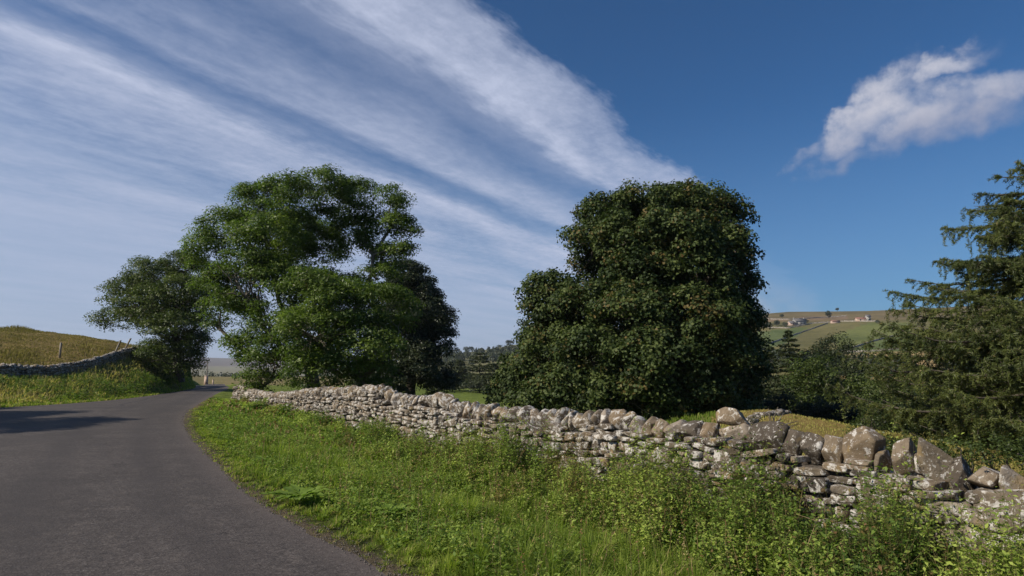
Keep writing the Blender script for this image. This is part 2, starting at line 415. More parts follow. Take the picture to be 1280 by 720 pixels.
n1 = k.noise(g, .55, 6, .6); n2 = k.noise(g, 55., 3, .7); n3 = k.noise(g, 4., 7, .7)
vor = k.new('ShaderNodeTexVoronoi'); vor.inputs['Scale'].default_value = 48; k.put(vor.inputs['Vector'], g)
c = k.mix(k.map(n1, .3, .7), (.048, .040, .037), (.076, .064, .059))
c = k.mix(k.map(n3, .45, .75), c, (.108, .090, .080))
st = k.m('MULTIPLY', k.map(vor.outputs['Distance'], .12, .30, 1, 0), k.map(k.noise(g, 23, 2, .5), .50, .60))
c = k.mix(k.m('MULTIPLY', st, .8), c, (.25, .23, .22))
c = k.mix(k.map(k.noise(g, .9, 5, .65), .50, .66, 0, .45), c, (.048, .040, .037))
c = k.mix(k.map(n2, .50, .62, 0, .65), c, (.024, .020, .019))
gr = k.noise(g, 28., 4, .75)
c = k.mix(k.map(gr, .50, .64, 0, .55), c, (.150, .132, .124))
c = k.mix(k.map(k.noise(g, 19., 5, .85), .50, .60, 0, .75), c, (.024, .020, .020))
pt_ = k.map(k.noise(k.vm('MULTIPLY', g, (.35, .22, 1)), 1.0, 2, .4), .56, .575)
c = k.mix(k.m('MULTIPLY', pt_, .30), c, (.035, .030, .029))
crk = k.new('ShaderNodeTexVoronoi'); crk.feature = 'DISTANCE_TO_EDGE'; crk.inputs['Scale'].default_value = .55; k.put(crk.inputs['Vector'], k.vm('ADD', g, k.vm('MULTIPLY', k.noise(g, 1.7, 5, .7, out='Color'), (.9, .9, 0))))
c = k.mix(k.m('MULTIPLY', k.map(crk.outputs['Distance'], .003, .010, 1, 0), k.map(n1, .5, .6, 0, .7)), c, (.014, .012, .012))
dr = k.attr('dright'); dl = k.attr('dleft')
ed = k.m('ADD', k.map(k.m('ADD', dr, k.m('MULTIPLY', n3, .8)), .25, 1.15, 1, 0), k.map(k.m('ADD', dl, k.m('MULTIPLY', n3, .8)), .3, 1.3, 1, 0), clamp=True)
c = k.mix(k.m('MULTIPLY', ed, .62), c, (.150, .118, .104))
# polished wheel tracks and old tar seams
tr = k.m('ADD', k.map(k.m('ABSOLUTE', k.m('SUBTRACT', dr, 1.5)), 0, .5, 1, 0), k.map(k.m('ABSOLUTE', k.m('SUBTRACT', dr, 3.2)), 0, .5, 1, 0))
c = k.mix(k.m('MULTIPLY', k.m('MULTIPLY', tr, k.noise(g, .8, 3, .5)), .95), c, (.042, .036, .035))
seam = k.map(k.m('ABSOLUTE', k.m('ADD', k.m('SUBTRACT', dr, 3.9), k.m('MULTIPLY', k.m('SUBTRACT', k.noise(g, .25, 2, .5), .5), 1.2))), .04, .14, 1, 0)
pos = k.new('ShaderNodeSeparateXYZ'); k.put(pos.inputs[0], g)
seam = k.m('MULTIPLY', seam, k.map(pos.outputs[1], 24, 34))
c = k.mix(k.m('MULTIPLY', seam, .7), c, (.028, .025, .027))
# pale scuffs
sc = k.m('MULTIPLY', k.map(k.noise(k.vm('MULTIPLY', g, (1.0, 2.6, 1)), 2.1, 5, .7), .66, .72), k.map(k.noise(g, 30, 3, .6), .45, .6))
c = k.mix(k.m('MULTIPLY', sc, .5), c, (.24, .22, .22))
k.put(b.inputs['Base Color'], c); b.inputs['Roughness'].default_value = .85; b.inputs['Specular IOR Level'].default_value = .3
k.put(b.inputs['Normal'], k.bump(k.m('ADD', k.m('MULTIPLY', vor.outputs['Distance'], -.8), n2), .6, .007))
road = link('road', np_mesh('road', RV, [RQ], m, True, {'dright': dR, 'dleft': dL})); tag(road, kind='structure')

# ------------------------------------------------------------------ rocks and walls
def ico(sub):
    bm = bmesh.new(); bmesh.ops.create_icosphere(bm, subdivisions=sub, radius=1)
    V = np.array([v.co[:] for v in bm.verts]); T = np.array([[v.index for v in f.verts] for f in bm.faces]); bm.free(); return V, T
ICO = {s: ico(s) for s in (1, 2, 3, 4)}
def rock(sub, boxy=False, ncut=9, cut=(.62, .92), rough=.03):
    V, T = ICO[sub]; V = V.copy()
    if boxy:
        V *= 1.5
        for a in range(3):
            for sg in (-1, 1):
                n = np.zeros(3); n[a] = sg; n += rng.normal(size=3)*.07; n /= np.linalg.norm(n)
                V -= np.maximum(V@n-rng.uniform(.88, 1.0), 0)[:, None]*n
        for _ in range(ncut//2):
            n = unit(rng.normal(size=3)); V -= np.maximum(V@n-rng.uniform(1.02, 1.3), 0)[:, None]*n
    else:
        for _ in range(ncut):
            n = unit(rng.normal(size=3)); V -= np.maximum(V@n-rng.uniform(*cut), 0)[:, None]*n
    # lumpy noise from a few random waves
    for f, a in ((2.5, rough*1.3), (5, rough), (10, rough*.5)):
        kx = rng.normal(size=(3, 3))*f; ph = rng.uniform(0, 6, 3)
        V += (np.sin(V@kx.T+ph))*a*.6
    return V, T
BOXY2 = [rock(2, True) for _ in range(24)]; BOXY3 = [rock(3, True, rough=.035) for _ in range(24)]
ROCK2 = [rock(2) for _ in range(16)]; ROCK3 = [rock(3, rough=.028, ncut=14, cut=(.5, .85)) for _ in range(16)]; ROCK4 = [rock(4, rough=.010, ncut=13, cut=(.46, .80)) for _ in range(16)]
def place(tmpl, c, half, ax, jitter=.08):      # ax: (along, across) unit 2d dirs; half sizes along, across, up
    V, T = tmpl
    a = np.array([*ax[0], 0]); b_ = np.array([*ax[1], 0]); u = np.array([0, 0, 1.0])
    R = np.stack([a, b_, u]); tz, ty, tx = rng.normal(size=3)*jitter
    V = V*np.asarray(half)
    cz, sz = math.cos(tz), math.sin(tz); V = np.c_[V[:, 0]*cz-V[:, 1]*sz, V[:, 0]*sz+V[:, 1]*cz, V[:, 2]]
    cy, sy = math.cos(ty), math.sin(ty); V = np.c_[V[:, 0]*cy+V[:, 2]*sy, V[:, 1], -V[:, 0]*sy+V[:, 2]*cy]
    return V@R+np.asarray(c), T

wall = empty('dry_stone_wall', (*(WA+WD*12), 0.0))
tag(wall, 'long pale grey lichen-covered dry stone wall with upright coping stones, running along the right verge of the road', 'stone wall')
W0 = np.array(wall.location)
COPE = .27
mb = MB()
for t0 in np.arange(0, WL-.6, .5):
    zt = min(wall_top(t0), wall_top(t0+.5))-COPE-.05; c = WA+WD*(t0+.25)
    mb.box((*c, (zt-.5)/2), (.5, .26, zt+.5), math.atan2(WD[1], WD[0]))
link('wall_core', mb.mesh('wall_core', M['core'], origin=W0), wall)
mb = MB()
def course_stones(mb, A, D, N, L, topf, near_t, zb=-.50, width=(.62, .42), hh=(.07, .17), faces=(-1, 1), baseZ=lambda t: 0.0, tint=(0, 1), dens=1.0):
    for fs in faces:
        t = 0.0; cols = []
        # rows whose height wanders along the wall
        z_rows = [zb]
        while z_rows[-1] < 2.2: z_rows.append(z_rows[-1]+rng.uniform(*hh))
        for ri in range(len(z_rows)-1):
            t = rng.uniform(-.3, 0); h0 = z_rows[ri+1]-z_rows[ri]
            ph = rng.uniform(0, 6)
            while t < L-.2:
                w = (rng.uniform(.09, .24) if rng.random() < .4 else rng.uniform(.2, .52))*(.75+.5*(h0/.17))/dens; tc = t+w/2
                B0 = baseZ(tc)
                top = topf(tc)-COPE+rng.uniform(-.02, .05)
                z = B0+z_rows[ri]+h0/2+.05*math.sin(tc*.9+ph*.15)+.035*math.sin(tc*2.3+ri*.25)+rng.normal()*.012
                if z-h0*.3 > top: t += w; continue
                nearness = near_t(tc)
                if fs == 1 and rng.random() < .3: t += w; continue
                tm = (BOXY3 if nearness and fs == -1 else BOXY2)[rng.integers(24)]
                fz = np.clip((z-B0)/max(topf(tc)-B0, .3), 0, 1)
                off = (width[0]*(1-fz)+width[1]*fz)/2-.10+rng.normal()*.035
                split = rng.random()
                if split < .22 and h0 > .1:      # two thin ones
                    for dz in (-.25, .25):
                        c = A+D*tc+N*fs*off; V, T = place(tm, (*c, z+dz*h0), (w/2*.97, .15, h0/4*.98), (D, N), .05); mb.add(V, T=T, a=rng.uniform(*tint))
                elif split > .93 and ri+2 < len(z_rows):
                    c = A+D*tc+N*fs*off; V, T = place(tm, (*c, z+h0*.35), (w/2*.95, .16, h0*.85), (D, N), .08); mb.add(V, T=T, a=rng.uniform(*tint))
                else:
                    c = A+D*tc+N*fs*(off+(.02 if w > .4 else 0)); V, T = place(tm, (*c, z), (w/2*rng.uniform(.9, 1.03), .16, h0/2*rng.uniform(.78, 1.08)), (D, N), .11); mb.add(V, T=T, a=rng.uniform(*tint))
                t += w+rng.uniform(-.004, .03)
    return mb
t_right = wall_hit(1290, 600)[0]
course_stones(mb, WA, WD, WN, WL, wall_top, lambda t: t < t_right+12)
link('wall_face', mb.mesh('wall_face', M['stone'], True, origin=W0), wall)
# coping stones. The near ones one by one, from the photograph: px, py of the centre, width and height in pixels, kind
near = [(916, 525, 38, 22, 0), (1271, 611, 34, 46, 0), (1237, 603, 44, 36, 0), (1203, 607, 30, 50, 3), (1168, 582, 42, 58, 2), (1129, 579, 34, 44, 1), (1103, 585, 20, 36, 2), (1080, 569, 50, 48, 1), (1045, 568, 34, 38, 1),
        (1018, 563, 28, 32, 3), (991, 560, 34, 40, 3), (961, 552, 46, 38, 3), (921, 548, 36, 32, 0), (889, 546, 24, 30, 1), (869, 543, 26, 32, 3), (847, 543, 20, 28, 0), (829, 543, 20, 28, 1),
        (815, 541, 18, 26, 1)]
covered = []; n_ind = 0; rest = MB()
def cope(t, zc, hw, hd, hh_, near_, tone, label=None, tilt=None, shape=None):
    global n_ind
    tm = (ROCK4 if near_ else ROCK3 if t < t_right+16 else ROCK2)
    tm = tm[shape if shape is not None else rng.integers(16)]
    V, T = place(tm, (0, 0, .035), (hw*1.26, hd*1.2, hh_*1.40), (WD, WN), .10)
    if tilt: V[:, :2] += V[:, 2:3]*tilt*WD[None]
    loc = np.array([*(WA+WD*t-WN*0.0), zc])
    if n_ind < 96 and t > t_right-2:
        me = np_mesh('coping_stone', V, [T], M['boulder'] if near_ else M['stone'], True, {'tint': np.full(len(V), tone)})
        o = link('coping_stone', me, wall, loc-W0)
        if label: o['label'] = label
        n_ind += 1
    else: rest.add(V+loc, T=T, a=tone)
labels = {4: 'big ochre boulder with a pointed top', 7: 'large pale angular boulder speckled with lichen', 11: 'broad dark grey rounded boulder'}
for q, (px, py, w, h, kd) in enumerate(near):
    t, zc = wall_hit(px, py); t1, _ = wall_hit(px-w/2, py); t2, _ = wall_hit(px+w/2, py)
    _, za = wall_hit(px, py-h/2); _, zb_ = wall_hit(px, py+h/2)
    cope(t, zc, abs(t1-t2)/2, rng.uniform(.17, .23), (za-zb_)/2, True, {0: .9, 1: .75, 2: .55, 3: .18}[kd]+rng.uniform(-.08, .08), labels.get(q), rng.uniform(-.25, .25))
    covered.append((t, abs(t1-t2)/2))
tmax_cov = max(c[0]+c[1] for c in covered)
t = tmax_cov+.02
while t < WL-.1:
    w = rng.uniform(.13, .32) if rng.random() < .88 else rng.uniform(.35, .55); tc = t+w/2
    zt = wall_top(tc)+rng.normal()*.015; h = rng.uniform(.24, .38) if w < .34 else rng.uniform(.16, .22)
    cope(tc, zt-h/2, w/2*1.04, rng.uniform(.17, .24), h/2, False, rng.uniform(.2, 1.0), tilt=rng.uniform(-.35, .35))
    if w > .4: 
        cope(tc+rng.uniform(-.1, .1), zt-h-.03, w/2, .22, .06, False, rng.uniform(.2, 1)) if n_ind > 95 else None
    t += w*.96
t = min(c[0]-c[1] for c in covered)
while t > 0:
    w = rng.uniform(.25, .5); tc = t-w/2; h = rng.uniform(.3, .4)
    cope(tc, wall_top(tc)-h/2, w/2, .2, h/2, True, rng.uniform(.2, 1.0), tilt=rng.uniform(-.3, .3)); t -= w
o = link('coping_run', rest.mesh('coping_run', M['stone'], True, origin=W0), wall); o['kind'] = 'stuff'
# slab lying at the wall's far end
mbx = MB(); V, T = place(BOXY3[3], (0, 0, 0), (.75, .2, .11), (unit(np.array([.9, .35])), np.array([-.35, .9])), .05); V[:, 2] += V[:, 0]*.22
p = P(309, 482, 36.4); mbx.add(V, T=T, a=.6)
o = link('fallen_slab', mbx.mesh('fallen_slab', M['stone'], True), None, (p[0], p[1], p[2])); 
tag(o, 'long grey slab lying aslant on the far end of the roadside wall', 'stone')

def simple_wall(name, pts, h, label, stone_h=(.12, .24), wid=.5, sub=BOXY2, cap=True, tint=(.1, .9), group=None, lw=(.25, .5)):
    pts = [np.asarray(p, float) for p in pts]; o = empty(name, pts[0]); tag(o, label, 'stone wall', group)
    body = MB(); capm = MB()
    for a, b_ in zip(pts[:-1], pts[1:]):
        d = b_[:2]-a[:2]; L = np.linalg.norm(d); d = d/L; n = np.array([d[1], -d[0]])
        z = 0.0
        while z < h-.02:
            hh_ = rng.uniform(*stone_h); t = rng.uniform(-.2, 0)
            while t < L:
                w = rng.uniform(*lw); f = np.clip((t+w/2)/L, 0, 1); zz = a[2]*(1-f)+b_[2]*f
                for fs in (-1, 1):
                    V, T = place(sub[rng.integers(len(sub))], (*(a[:2]+d*(t+w/2)+n*fs*wid*.25), zz+z+hh_/2), (w/2*1.02, wid*.3, hh_/2), (d, n), .07); body.add(V, T=T, a=rng.uniform(*tint))
                t += w
            z += hh_
        if cap:
            t = 0
            while t < L:
                w = rng.uniform(.15, .35)*(lw[0]/.25); f = np.clip((t+w/2)/L, 0, 1); zz = a[2]*(1-f)+b_[2]*f
                hc = rng.uniform(.2, .34)
                V, T = place(ROCK2[rng.integers(16)], (*(a[:2]+d*(t+w/2)), zz+h+hc*.35), (w/2*1.1, wid*.42, hc/2*1.2), (d, n), .12); capm.add(V, T=T, a=rng.uniform(*tint))
                t += w
    link('wall_body', body.mesh('wall_body', M['stone'], True, origin=pts[0]), o)
    if cap: c_ = link('coping', capm.mesh('coping', M['stone'], True, origin=pts[0]), o); c_['kind'] = 'stuff'
    return o
LWf = []
for a, b_ in zip(LW[:-1], LW[1:]):
    for f in np.linspace(0, 1, 5)[:-1]: q = a*(1-f)+b_*f; LWf.append(q)
LWf.append(LW[-1]); LWp = [np.array([q[0], q[1], q[2]-.95-.12]) for q in LWf]
simple_wall('dry_stone_wall', LWp, .88, 'dark dry stone wall climbing the grassy bank left of the road', lw=(.25, .55))
# low broken wall on the mound behind the sycamore side of the roadside wall
q0, q1, q2 = P(932, 521, 20.5), P(955, 517, 22), P(980, 514.5, 23.5)
simple_wall('broken_wall', [np.array([q[0], q[1], gz(q[0], q[1])-.15]) for q in (q0, q1, q2)], .26, 'low broken stone wall half sunk in the yellow grass mound beyond the roadside wall', cap=False, lw=(.5, 1.1), stone_h=(.2, .3), tint=(.2, .5))

# ------------------------------------------------------------------ foliage
def leaf_quads(C, N, S, asp=.55, fold=.12):
    n = len(C); N = unit(N); R = unit(rng.normal(size=(n, 3))); T = unit(np.cross(N, R)); B = np.cross(N, T)
    S = np.broadcast_to(S, (n,))[:, None]
    v = np.stack([C-T*S*.5, C-B*S*asp*.5+N*S*fold-T*S*.05, C+T*S*.5, C+B*S*asp*.5+N*S*fold-T*S*.05], 1).reshape(-1, 3)
    q = np.arange(n*4).reshape(-1, 4); return v, q
def leaf_mesh(name, C, N, S, mat, tint, warm, asp=.55, origin=(0, 0, 0), fold=.12):
    v, q = leaf_quads(C-np.asarray(origin), N, S, asp, fold)
    return np_mesh(name, v, [q], mat, False, {'tint': np.repeat(tint, 4), 'warm': np.repeat(warm, 4)})
def lobes_px(L, d):                    # photo-measured lobes to world ellipsoids
    out = []
    for l in L:
        cx, cy, rx, ry, dz = l[:5]; dd = d+dz; s = dd/F
        c = P(cx, cy, dd); out.append((c, np.array([rx*s, max(rx, ry)*s*.95, ry*s])))
    return out
def crown_points(lobes, clump_r, per_lobe_density, leaves_per_clump, flat=.6, inner=.12, shell=.35, updir=.5, squash=1.0):
    CC = []; CN = []; CR = []
    for c, r in lobes:
        area = 4*PI*((r[0]*r[1])**1.6/3+(r[0]*r[2])**1.6/3+(r[1]*r[2])**1.6/3)**(1/1.6)
        n = max(3, int(area*per_lobe_density)); d = rdir(n)
        d[:, 2] = np.abs(d[:, 2])*np.where(rng.random(n) < .72, 1, -1)
        rad = np.where(rng.random(n) < inner, rng.uniform(.2, .7, n), rng.uniform(.80, 1.06, n))
        CC.append(c+d*r*rad[:, None]); CN.append(d); CR.append(clump_r*rng.uniform(.6, 1.35, n))
    CC = np.vstack(CC); CN = np.vstack(CN); CR = np.concatenate(CR)
    k = np.maximum((leaves_per_clump*(CR/clump_r)**2*rng.uniform(.6, 1.3, len(CR))).astype(int), 4)
    idx = np.repeat(np.arange(len(CR)), k); n = len(idx)
    d = rdir(n); d[:, 2] = np.where((d[:, 2] < 0) & (rng.random(n) < .6), -d[:, 2], d[:, 2])
    u = rng.random(n)**shell
    off = d*u[:, None]*CR[idx][:, None]; off[:, 2] *= flat
    C = CC[idx]+off+rng.normal(size=(n, 3))*.03
    C[:, 2] -= .25*(off[:, 0]**2+off[:, 1]**2)/CR[idx]*flat       # pads sag at the rim
    N = d*.6+CN[idx]*.25+np.array([0, 0, updir])+rng.normal(size=(n, 3))*.45
    return C, N, idx, CC, CR
def tree(name, label, cat, lobes, base, trunk_r, leafmat, bark, leaf=.12, clump=.7, dens=.9, lpc=60, warm=.0, group=None, inner=.12, tint_mu=.5, fork=.3, asp=.55, twigs=.4, flat=.6, shell=.35, sub=None, updir=.5, bare=0):
    base = np.asarray(base, float); o = empty(name, base); tag(o, label, cat, group)
    C, N, idx, CC, CR = crown_points(lobes, clump, dens, lpc, flat, inner, shell, updir)
    gzv = base[2]+.15; keep = C[:, 2] > gzv; C, N, idx = C[keep], N[keep], idx[keep]
    ct = rng.normal(size=len(CC))*.17; tint = np.clip(tint_mu+ct[idx]+rng.normal(size=len(C))*.16, 0, 1)
    cw = (rng.random(len(CC)) < warm*2.2)*rng.uniform(.2, 1, len(CC)); wv = np.where(rng.random(len(C)) < cw[idx]*.55, rng.uniform(.4, 1, len(C)), 0)+(rng.random(len(C)) < warm*.15)*.6
    S = leaf*rng.uniform(.65, 1.35, len(C))
    link('crown', leaf_mesh('crown', C, N, S, leafmat, tint, np.clip(wv, 0, 1), asp, base), o)
    mb = MB()
    top = np.mean([c for c, r in lobes], 0); hgt = max(c[2]+r[2] for c, r in lobes)-base[2]
    fk = base+np.array([(top[0]-base[0])*.25, (top[1]-base[1])*.25, hgt*fork])
    f = np.linspace(0, 1, 7)[:, None]; pts = base*(1-f)+fk*f+rng.normal(size=(7, 3))*np.array([.06, .06, 0])*f*hgt/10
    pts[0, 2] -= .3
    rad = trunk_r*np.array([1.45, 1.12, 1.0, .95, .9, .86, .82]); mb.tube(pts, rad, 10)
    li = MB()
    order = sorted(range(len(lobes)), key=lambda q: -np.linalg.norm(lobes[q][0]-fk))
    main = []; sky_ = []
    for q in order:
        u_ = unit(lobes[q][0]-fk)
        if all(u_@v_ < .86 for v_ in main) and len(main) < 9: main.append(u_); sky_.insert(len(main)-1, q)
        else: sky_.append(q)
    bp_ = []; br_ = []
    for qi, q in enumerate(sky_):
        c, r = lobes[q]
        e = c+np.array([0, 0, -.1*r[2]]); nn = 8; f = np.linspace(0, 1, nn)[:, None]
        if qi < len(main): s_0 = fk; r0 = trunk_r*.48
        else:
            A0 = np.vstack(bp_); sc_ = np.linalg.norm(A0-e, axis=1)+.6*np.maximum(A0[:, 2]-e[2]+.3, 0); w_ = int(np.argmin(sc_)); s_0 = A0[w_]; r0 = np.concatenate(br_)[w_]*.72
        L = np.linalg.norm(e-s_0)+.01
        mid = s_0+(e-s_0)*.5+np.array([0, 0, -.08*L])+rng.normal(size=3)*.09*L
        p = (1-f)**2*s_0+2*f*(1-f)*mid+f**2*e+np.vstack([np.zeros(3), rng.normal(size=(nn-2, 3))*.025*L, np.zeros(3)])
        rad_ = np.linspace(r0, r0*.35, nn); li.tube(p, rad_, 7); bp_.append(p[1:7]); br_.append(rad_[1:7])
        # twigs to the clumps round this lobe
        near_ = np.where((((CC-c)/r)**2).sum(1) < 1.25)[0]
        rng.shuffle(near_)
        for q in near_[:int(len(near_)*twigs)]:
            s0 = p[rng.integers(3, nn)]; e2 = CC[q]; L2 = np.linalg.norm(e2-s0)
            if L2 < .3 or e2[2] < base[2]+.2: continue
            mid2 = (s0+e2)/2+rng.normal(size=3)*.12*L2
            li.tube([s0, (s0+mid2)/2+rng.normal(size=3)*.03*L2, mid2, (mid2+e2)/2+rng.normal(size=3)*.03*L2, e2], np.linspace(r0*.3, .012, 5), 4)
    link('trunk', mb.mesh('trunk', bark, True, origin=base), o)
    link('branches', li.mesh('branches', bark, True, origin=base), o)
    return o
def base_at(px, d, dz=0): x = (px-640)/F*d/1.0; return np.array([x, d, gz(x, d)+dz])

# the big ash
ash = lobes_px([(325, 262, 42, 30, 1), (362, 246, 36, 26, -1), (405, 240, 36, 26, 0), (447, 252, 30, 28, 1), (487, 258, 22, 24, 0), (500, 290, 18, 22, 0), (280, 292, 32, 30, 0), (262, 318, 24, 24, -1), (335, 300, 42, 32, -2),
                (395, 290, 38, 30, 1.5), (450, 296, 34, 26, 2), (478, 322, 26, 18, 2), (295, 345, 40, 30, -2.5), (350, 350, 42, 32, -1), (268, 362, 22, 20, -1), (385, 365, 44, 28, -3.5), (430, 382, 46, 30, -4), (480, 385, 36, 30, -2),
                (300, 385, 26, 22, -2), (345, 405, 40, 30, -3), (400, 420, 48, 34, -4.5), (455, 430, 42, 34, -4), (345, 448, 34, 26, -2.5), (395, 462, 44, 24, -4), (450, 468, 40, 22, -3.5), (325, 470, 20, 14, -1.5),
                (282, 388, 26, 20, 0), (312, 428, 22, 24, -1), (250, 345, 18, 18, 0), (370, 320, 60, 50, 4), (420, 400, 60, 60, 3.5)], 36)
ash = ash[:-2]+lobes_px([(474, 348, 24, 16, 0), (500, 318, 16, 16, 0)], 36)+[(c_+rdir(1)[0]*r_*1.05, r_*rng.uniform(.18, .36)) for c_, r_ in ash[:-2]]+ash[-2:]
tree('ash_tree', 'tall spreading ash tree with open bright green crown, behind the far end of the wall', 'tree', ash, base_at(398, 37), .42, M['ash'], M['bark'],
     leaf=.165, clump=.68, dens=1.3, lpc=150, warm=.015, asp=.42, tint_mu=.55, twigs=.35, fork=.2, inner=.10, flat=.62, shell=.45)
# left roadside tree
lt = lobes_px([(150, 398, 27, 14, 0), (160, 368, 27, 22, 0), (190, 345, 30, 22, 0), (232, 338, 28, 22, 1), (185, 385, 36, 26, -2), (222, 375, 34, 28, -2), (240, 400, 22, 28, 0), (215, 415, 36, 26, -3), (238, 432, 20, 24, -1), (200, 445, 30, 20, -2.5), (228, 455, 24, 18, -2), (200, 370, 40, 40, 4), (258, 372, 14, 18, 0)], 58)
tree('hawthorn_tree', 'dark rounded tree leaning left over the end of the bank wall beside the road', 'tree', lt, base_at(228, 60), .40, M['hawthorn'], M['darkbark'], leaf=.20, clump=.8, dens=1.0, lpc=125, asp=.42, tint_mu=.5, twigs=.3, fork=.25)
# dark tree behind the ash
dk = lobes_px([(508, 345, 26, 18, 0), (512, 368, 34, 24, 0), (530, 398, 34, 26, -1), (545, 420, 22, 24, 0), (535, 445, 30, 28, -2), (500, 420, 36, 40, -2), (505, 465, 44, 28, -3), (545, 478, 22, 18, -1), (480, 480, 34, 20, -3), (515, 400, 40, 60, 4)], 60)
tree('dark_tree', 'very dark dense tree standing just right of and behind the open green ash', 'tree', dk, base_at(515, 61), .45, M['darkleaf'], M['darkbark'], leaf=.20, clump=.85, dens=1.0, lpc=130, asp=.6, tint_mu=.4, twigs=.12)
# sycamore
sy = lobes_px([(762, 268, 36, 24, 0), (805, 258, 40, 24, -1), (862, 256, 44, 26, 0), (905, 275, 34, 28, 0), (742, 300, 32, 28, 0), (790, 300, 48, 36, -2.5), (850, 300, 52, 36, -3), (905, 315, 34, 34, -1), (912, 352, 32, 26, 1), (870, 350, 46, 34, -3.2),
               (800, 345, 48, 36, -3), (745, 335, 26, 22, 1.5), (692, 368, 36, 26, 0), (680, 392, 28, 24, 0), (735, 385, 44, 30, -2), (790, 395, 50, 34, -4), (860, 400, 54, 34, -4.2), (918, 405, 30, 34, -.5), (690, 430, 40, 26, -1), (745, 440, 50, 32, -3.5),
               (820, 448, 56, 34, -4.8), (885, 450, 50, 34, -3.5), (925, 450, 28, 34, 0), (665, 465, 38, 26, 0), (648, 482, 28, 20, .5), (715, 482, 52, 26, -2.5), (790, 492, 52, 26, -4), (860, 495, 52, 26, -4), (915, 492, 36, 30, -1),
               (690, 500, 46, 18, -1), (755, 508, 52, 17, -2.5), (835, 512, 56, 16, -3), (900, 512, 46, 20, -1), (638, 492, 26, 18, .5), (830, 310, 90, 70, 3.5), (830, 420, 110, 80, 4), (705, 440, 50, 50, 3)], 34)
sy = sy+[(c_+rdir(1)[0]*r_*.72*np.array([1, 1, .9]), r_*rng.uniform(.3, .5)) for c_, r_ in sy[:-4] for _ in range(2)]
tree('sycamore_tree', 'huge dark sycamore with dense rounded crown and rusty seed clusters behind the wall', 'tree', sy, base_at(815, 35), .6, M['sycamore'], M['darkbark'],
     leaf=.16, clump=.62, dens=1.5, lpc=115, warm=.08, asp=.8, tint_mu=.5, twigs=.15, inner=.12, flat=.8, shell=.4, fork=.2, updir=.3)
# broadleaf shrubs and small trees right of the sycamore
def shrub(px, py, rx, ry, d, label, mat='darkleaf', n=5, group=None, name='bush', leaf=.13, clump=.5, lpc=50, tint=.45, warm=0, dens=.9, cat='bush', asp=.55, bark='darkbark', basepx=None):
    L = [(px, py, rx*.6, ry*.6, 0)]
    for a in np.linspace(0, 2*PI, n, endpoint=False)+rng.uniform(0, 1):
        L.append((px+math.cos(a)*rx*.55, py-math.sin(a)*ry*.5, rx*rng.uniform(.38, .55), ry*rng.uniform(.38, .55), rng.uniform(-1, 1)*rx*d/F*.6))
    lb = lobes_px(L, d); b0 = base_at(basepx or px, d)
    return tree(name, label, cat, lb, b0, .06+.0035*ry*d/F*10, M[mat], M[bark], leaf=leaf, clump=clump, dens=dens, lpc=lpc, group=group, tint_mu=tint, warm=warm, twigs=.12, fork=.15, asp=asp)
shrub(1045, 470, 44, 52, 55, 'rounded dark green tree between the dark spruce and the drooping larch', name='alder_tree', cat='tree', leaf=.2, clump=.8, lpc=60)
shrub(1015, 488, 34, 48, 52, 'dark bushy tree directly right of the spruce, behind the yellow mound', name='alder_tree', cat='tree', mat='hawthorn', leaf=.2, clump=.8, lpc=60)
shrub(1098, 498, 40, 38, 48, 'low spreading dark tree left of the larch trunk', name='alder_tree', cat='tree', mat='hawthorn', leaf=.18, clump=.7, lpc=60, tint=.5)
shrub(1150, 497, 34, 32, 60, 'small green tree glimpsed behind the larch branches', name='alder_tree', cat='tree', leaf=.2, clump=.8, mat='hawthorn')
shrub(1215, 470, 55, 50, 66, 'shaded tree filling the gap behind the larch', name='alder_tree', cat='tree', leaf=.22, clump=.9)
shrub(940, 500, 30, 34, 62, 'shadowed bush between the sycamore and the spruce', leaf=.2, clump=.8)
shrub(1075, 553, 17, 24, 15.5, 'small leafy green bush poking up just behind the big angular boulder', mat='hawthorn', leaf=.07, clump=.18, dens=5, lpc=36, tint=.4)
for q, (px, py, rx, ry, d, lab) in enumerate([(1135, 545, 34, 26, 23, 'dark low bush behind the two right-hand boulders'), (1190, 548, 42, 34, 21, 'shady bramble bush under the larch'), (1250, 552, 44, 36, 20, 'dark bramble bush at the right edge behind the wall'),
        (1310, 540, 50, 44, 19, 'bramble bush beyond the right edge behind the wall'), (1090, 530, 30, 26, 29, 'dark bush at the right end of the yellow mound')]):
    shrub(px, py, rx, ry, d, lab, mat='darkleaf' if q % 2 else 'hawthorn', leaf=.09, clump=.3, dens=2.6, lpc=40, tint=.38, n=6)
shrub(940, 527, 10, 9, 17, 'tiny dark thistle bush growing beside the grey end boulder', leaf=.05, clump=.12, dens=9, lpc=20, n=3)

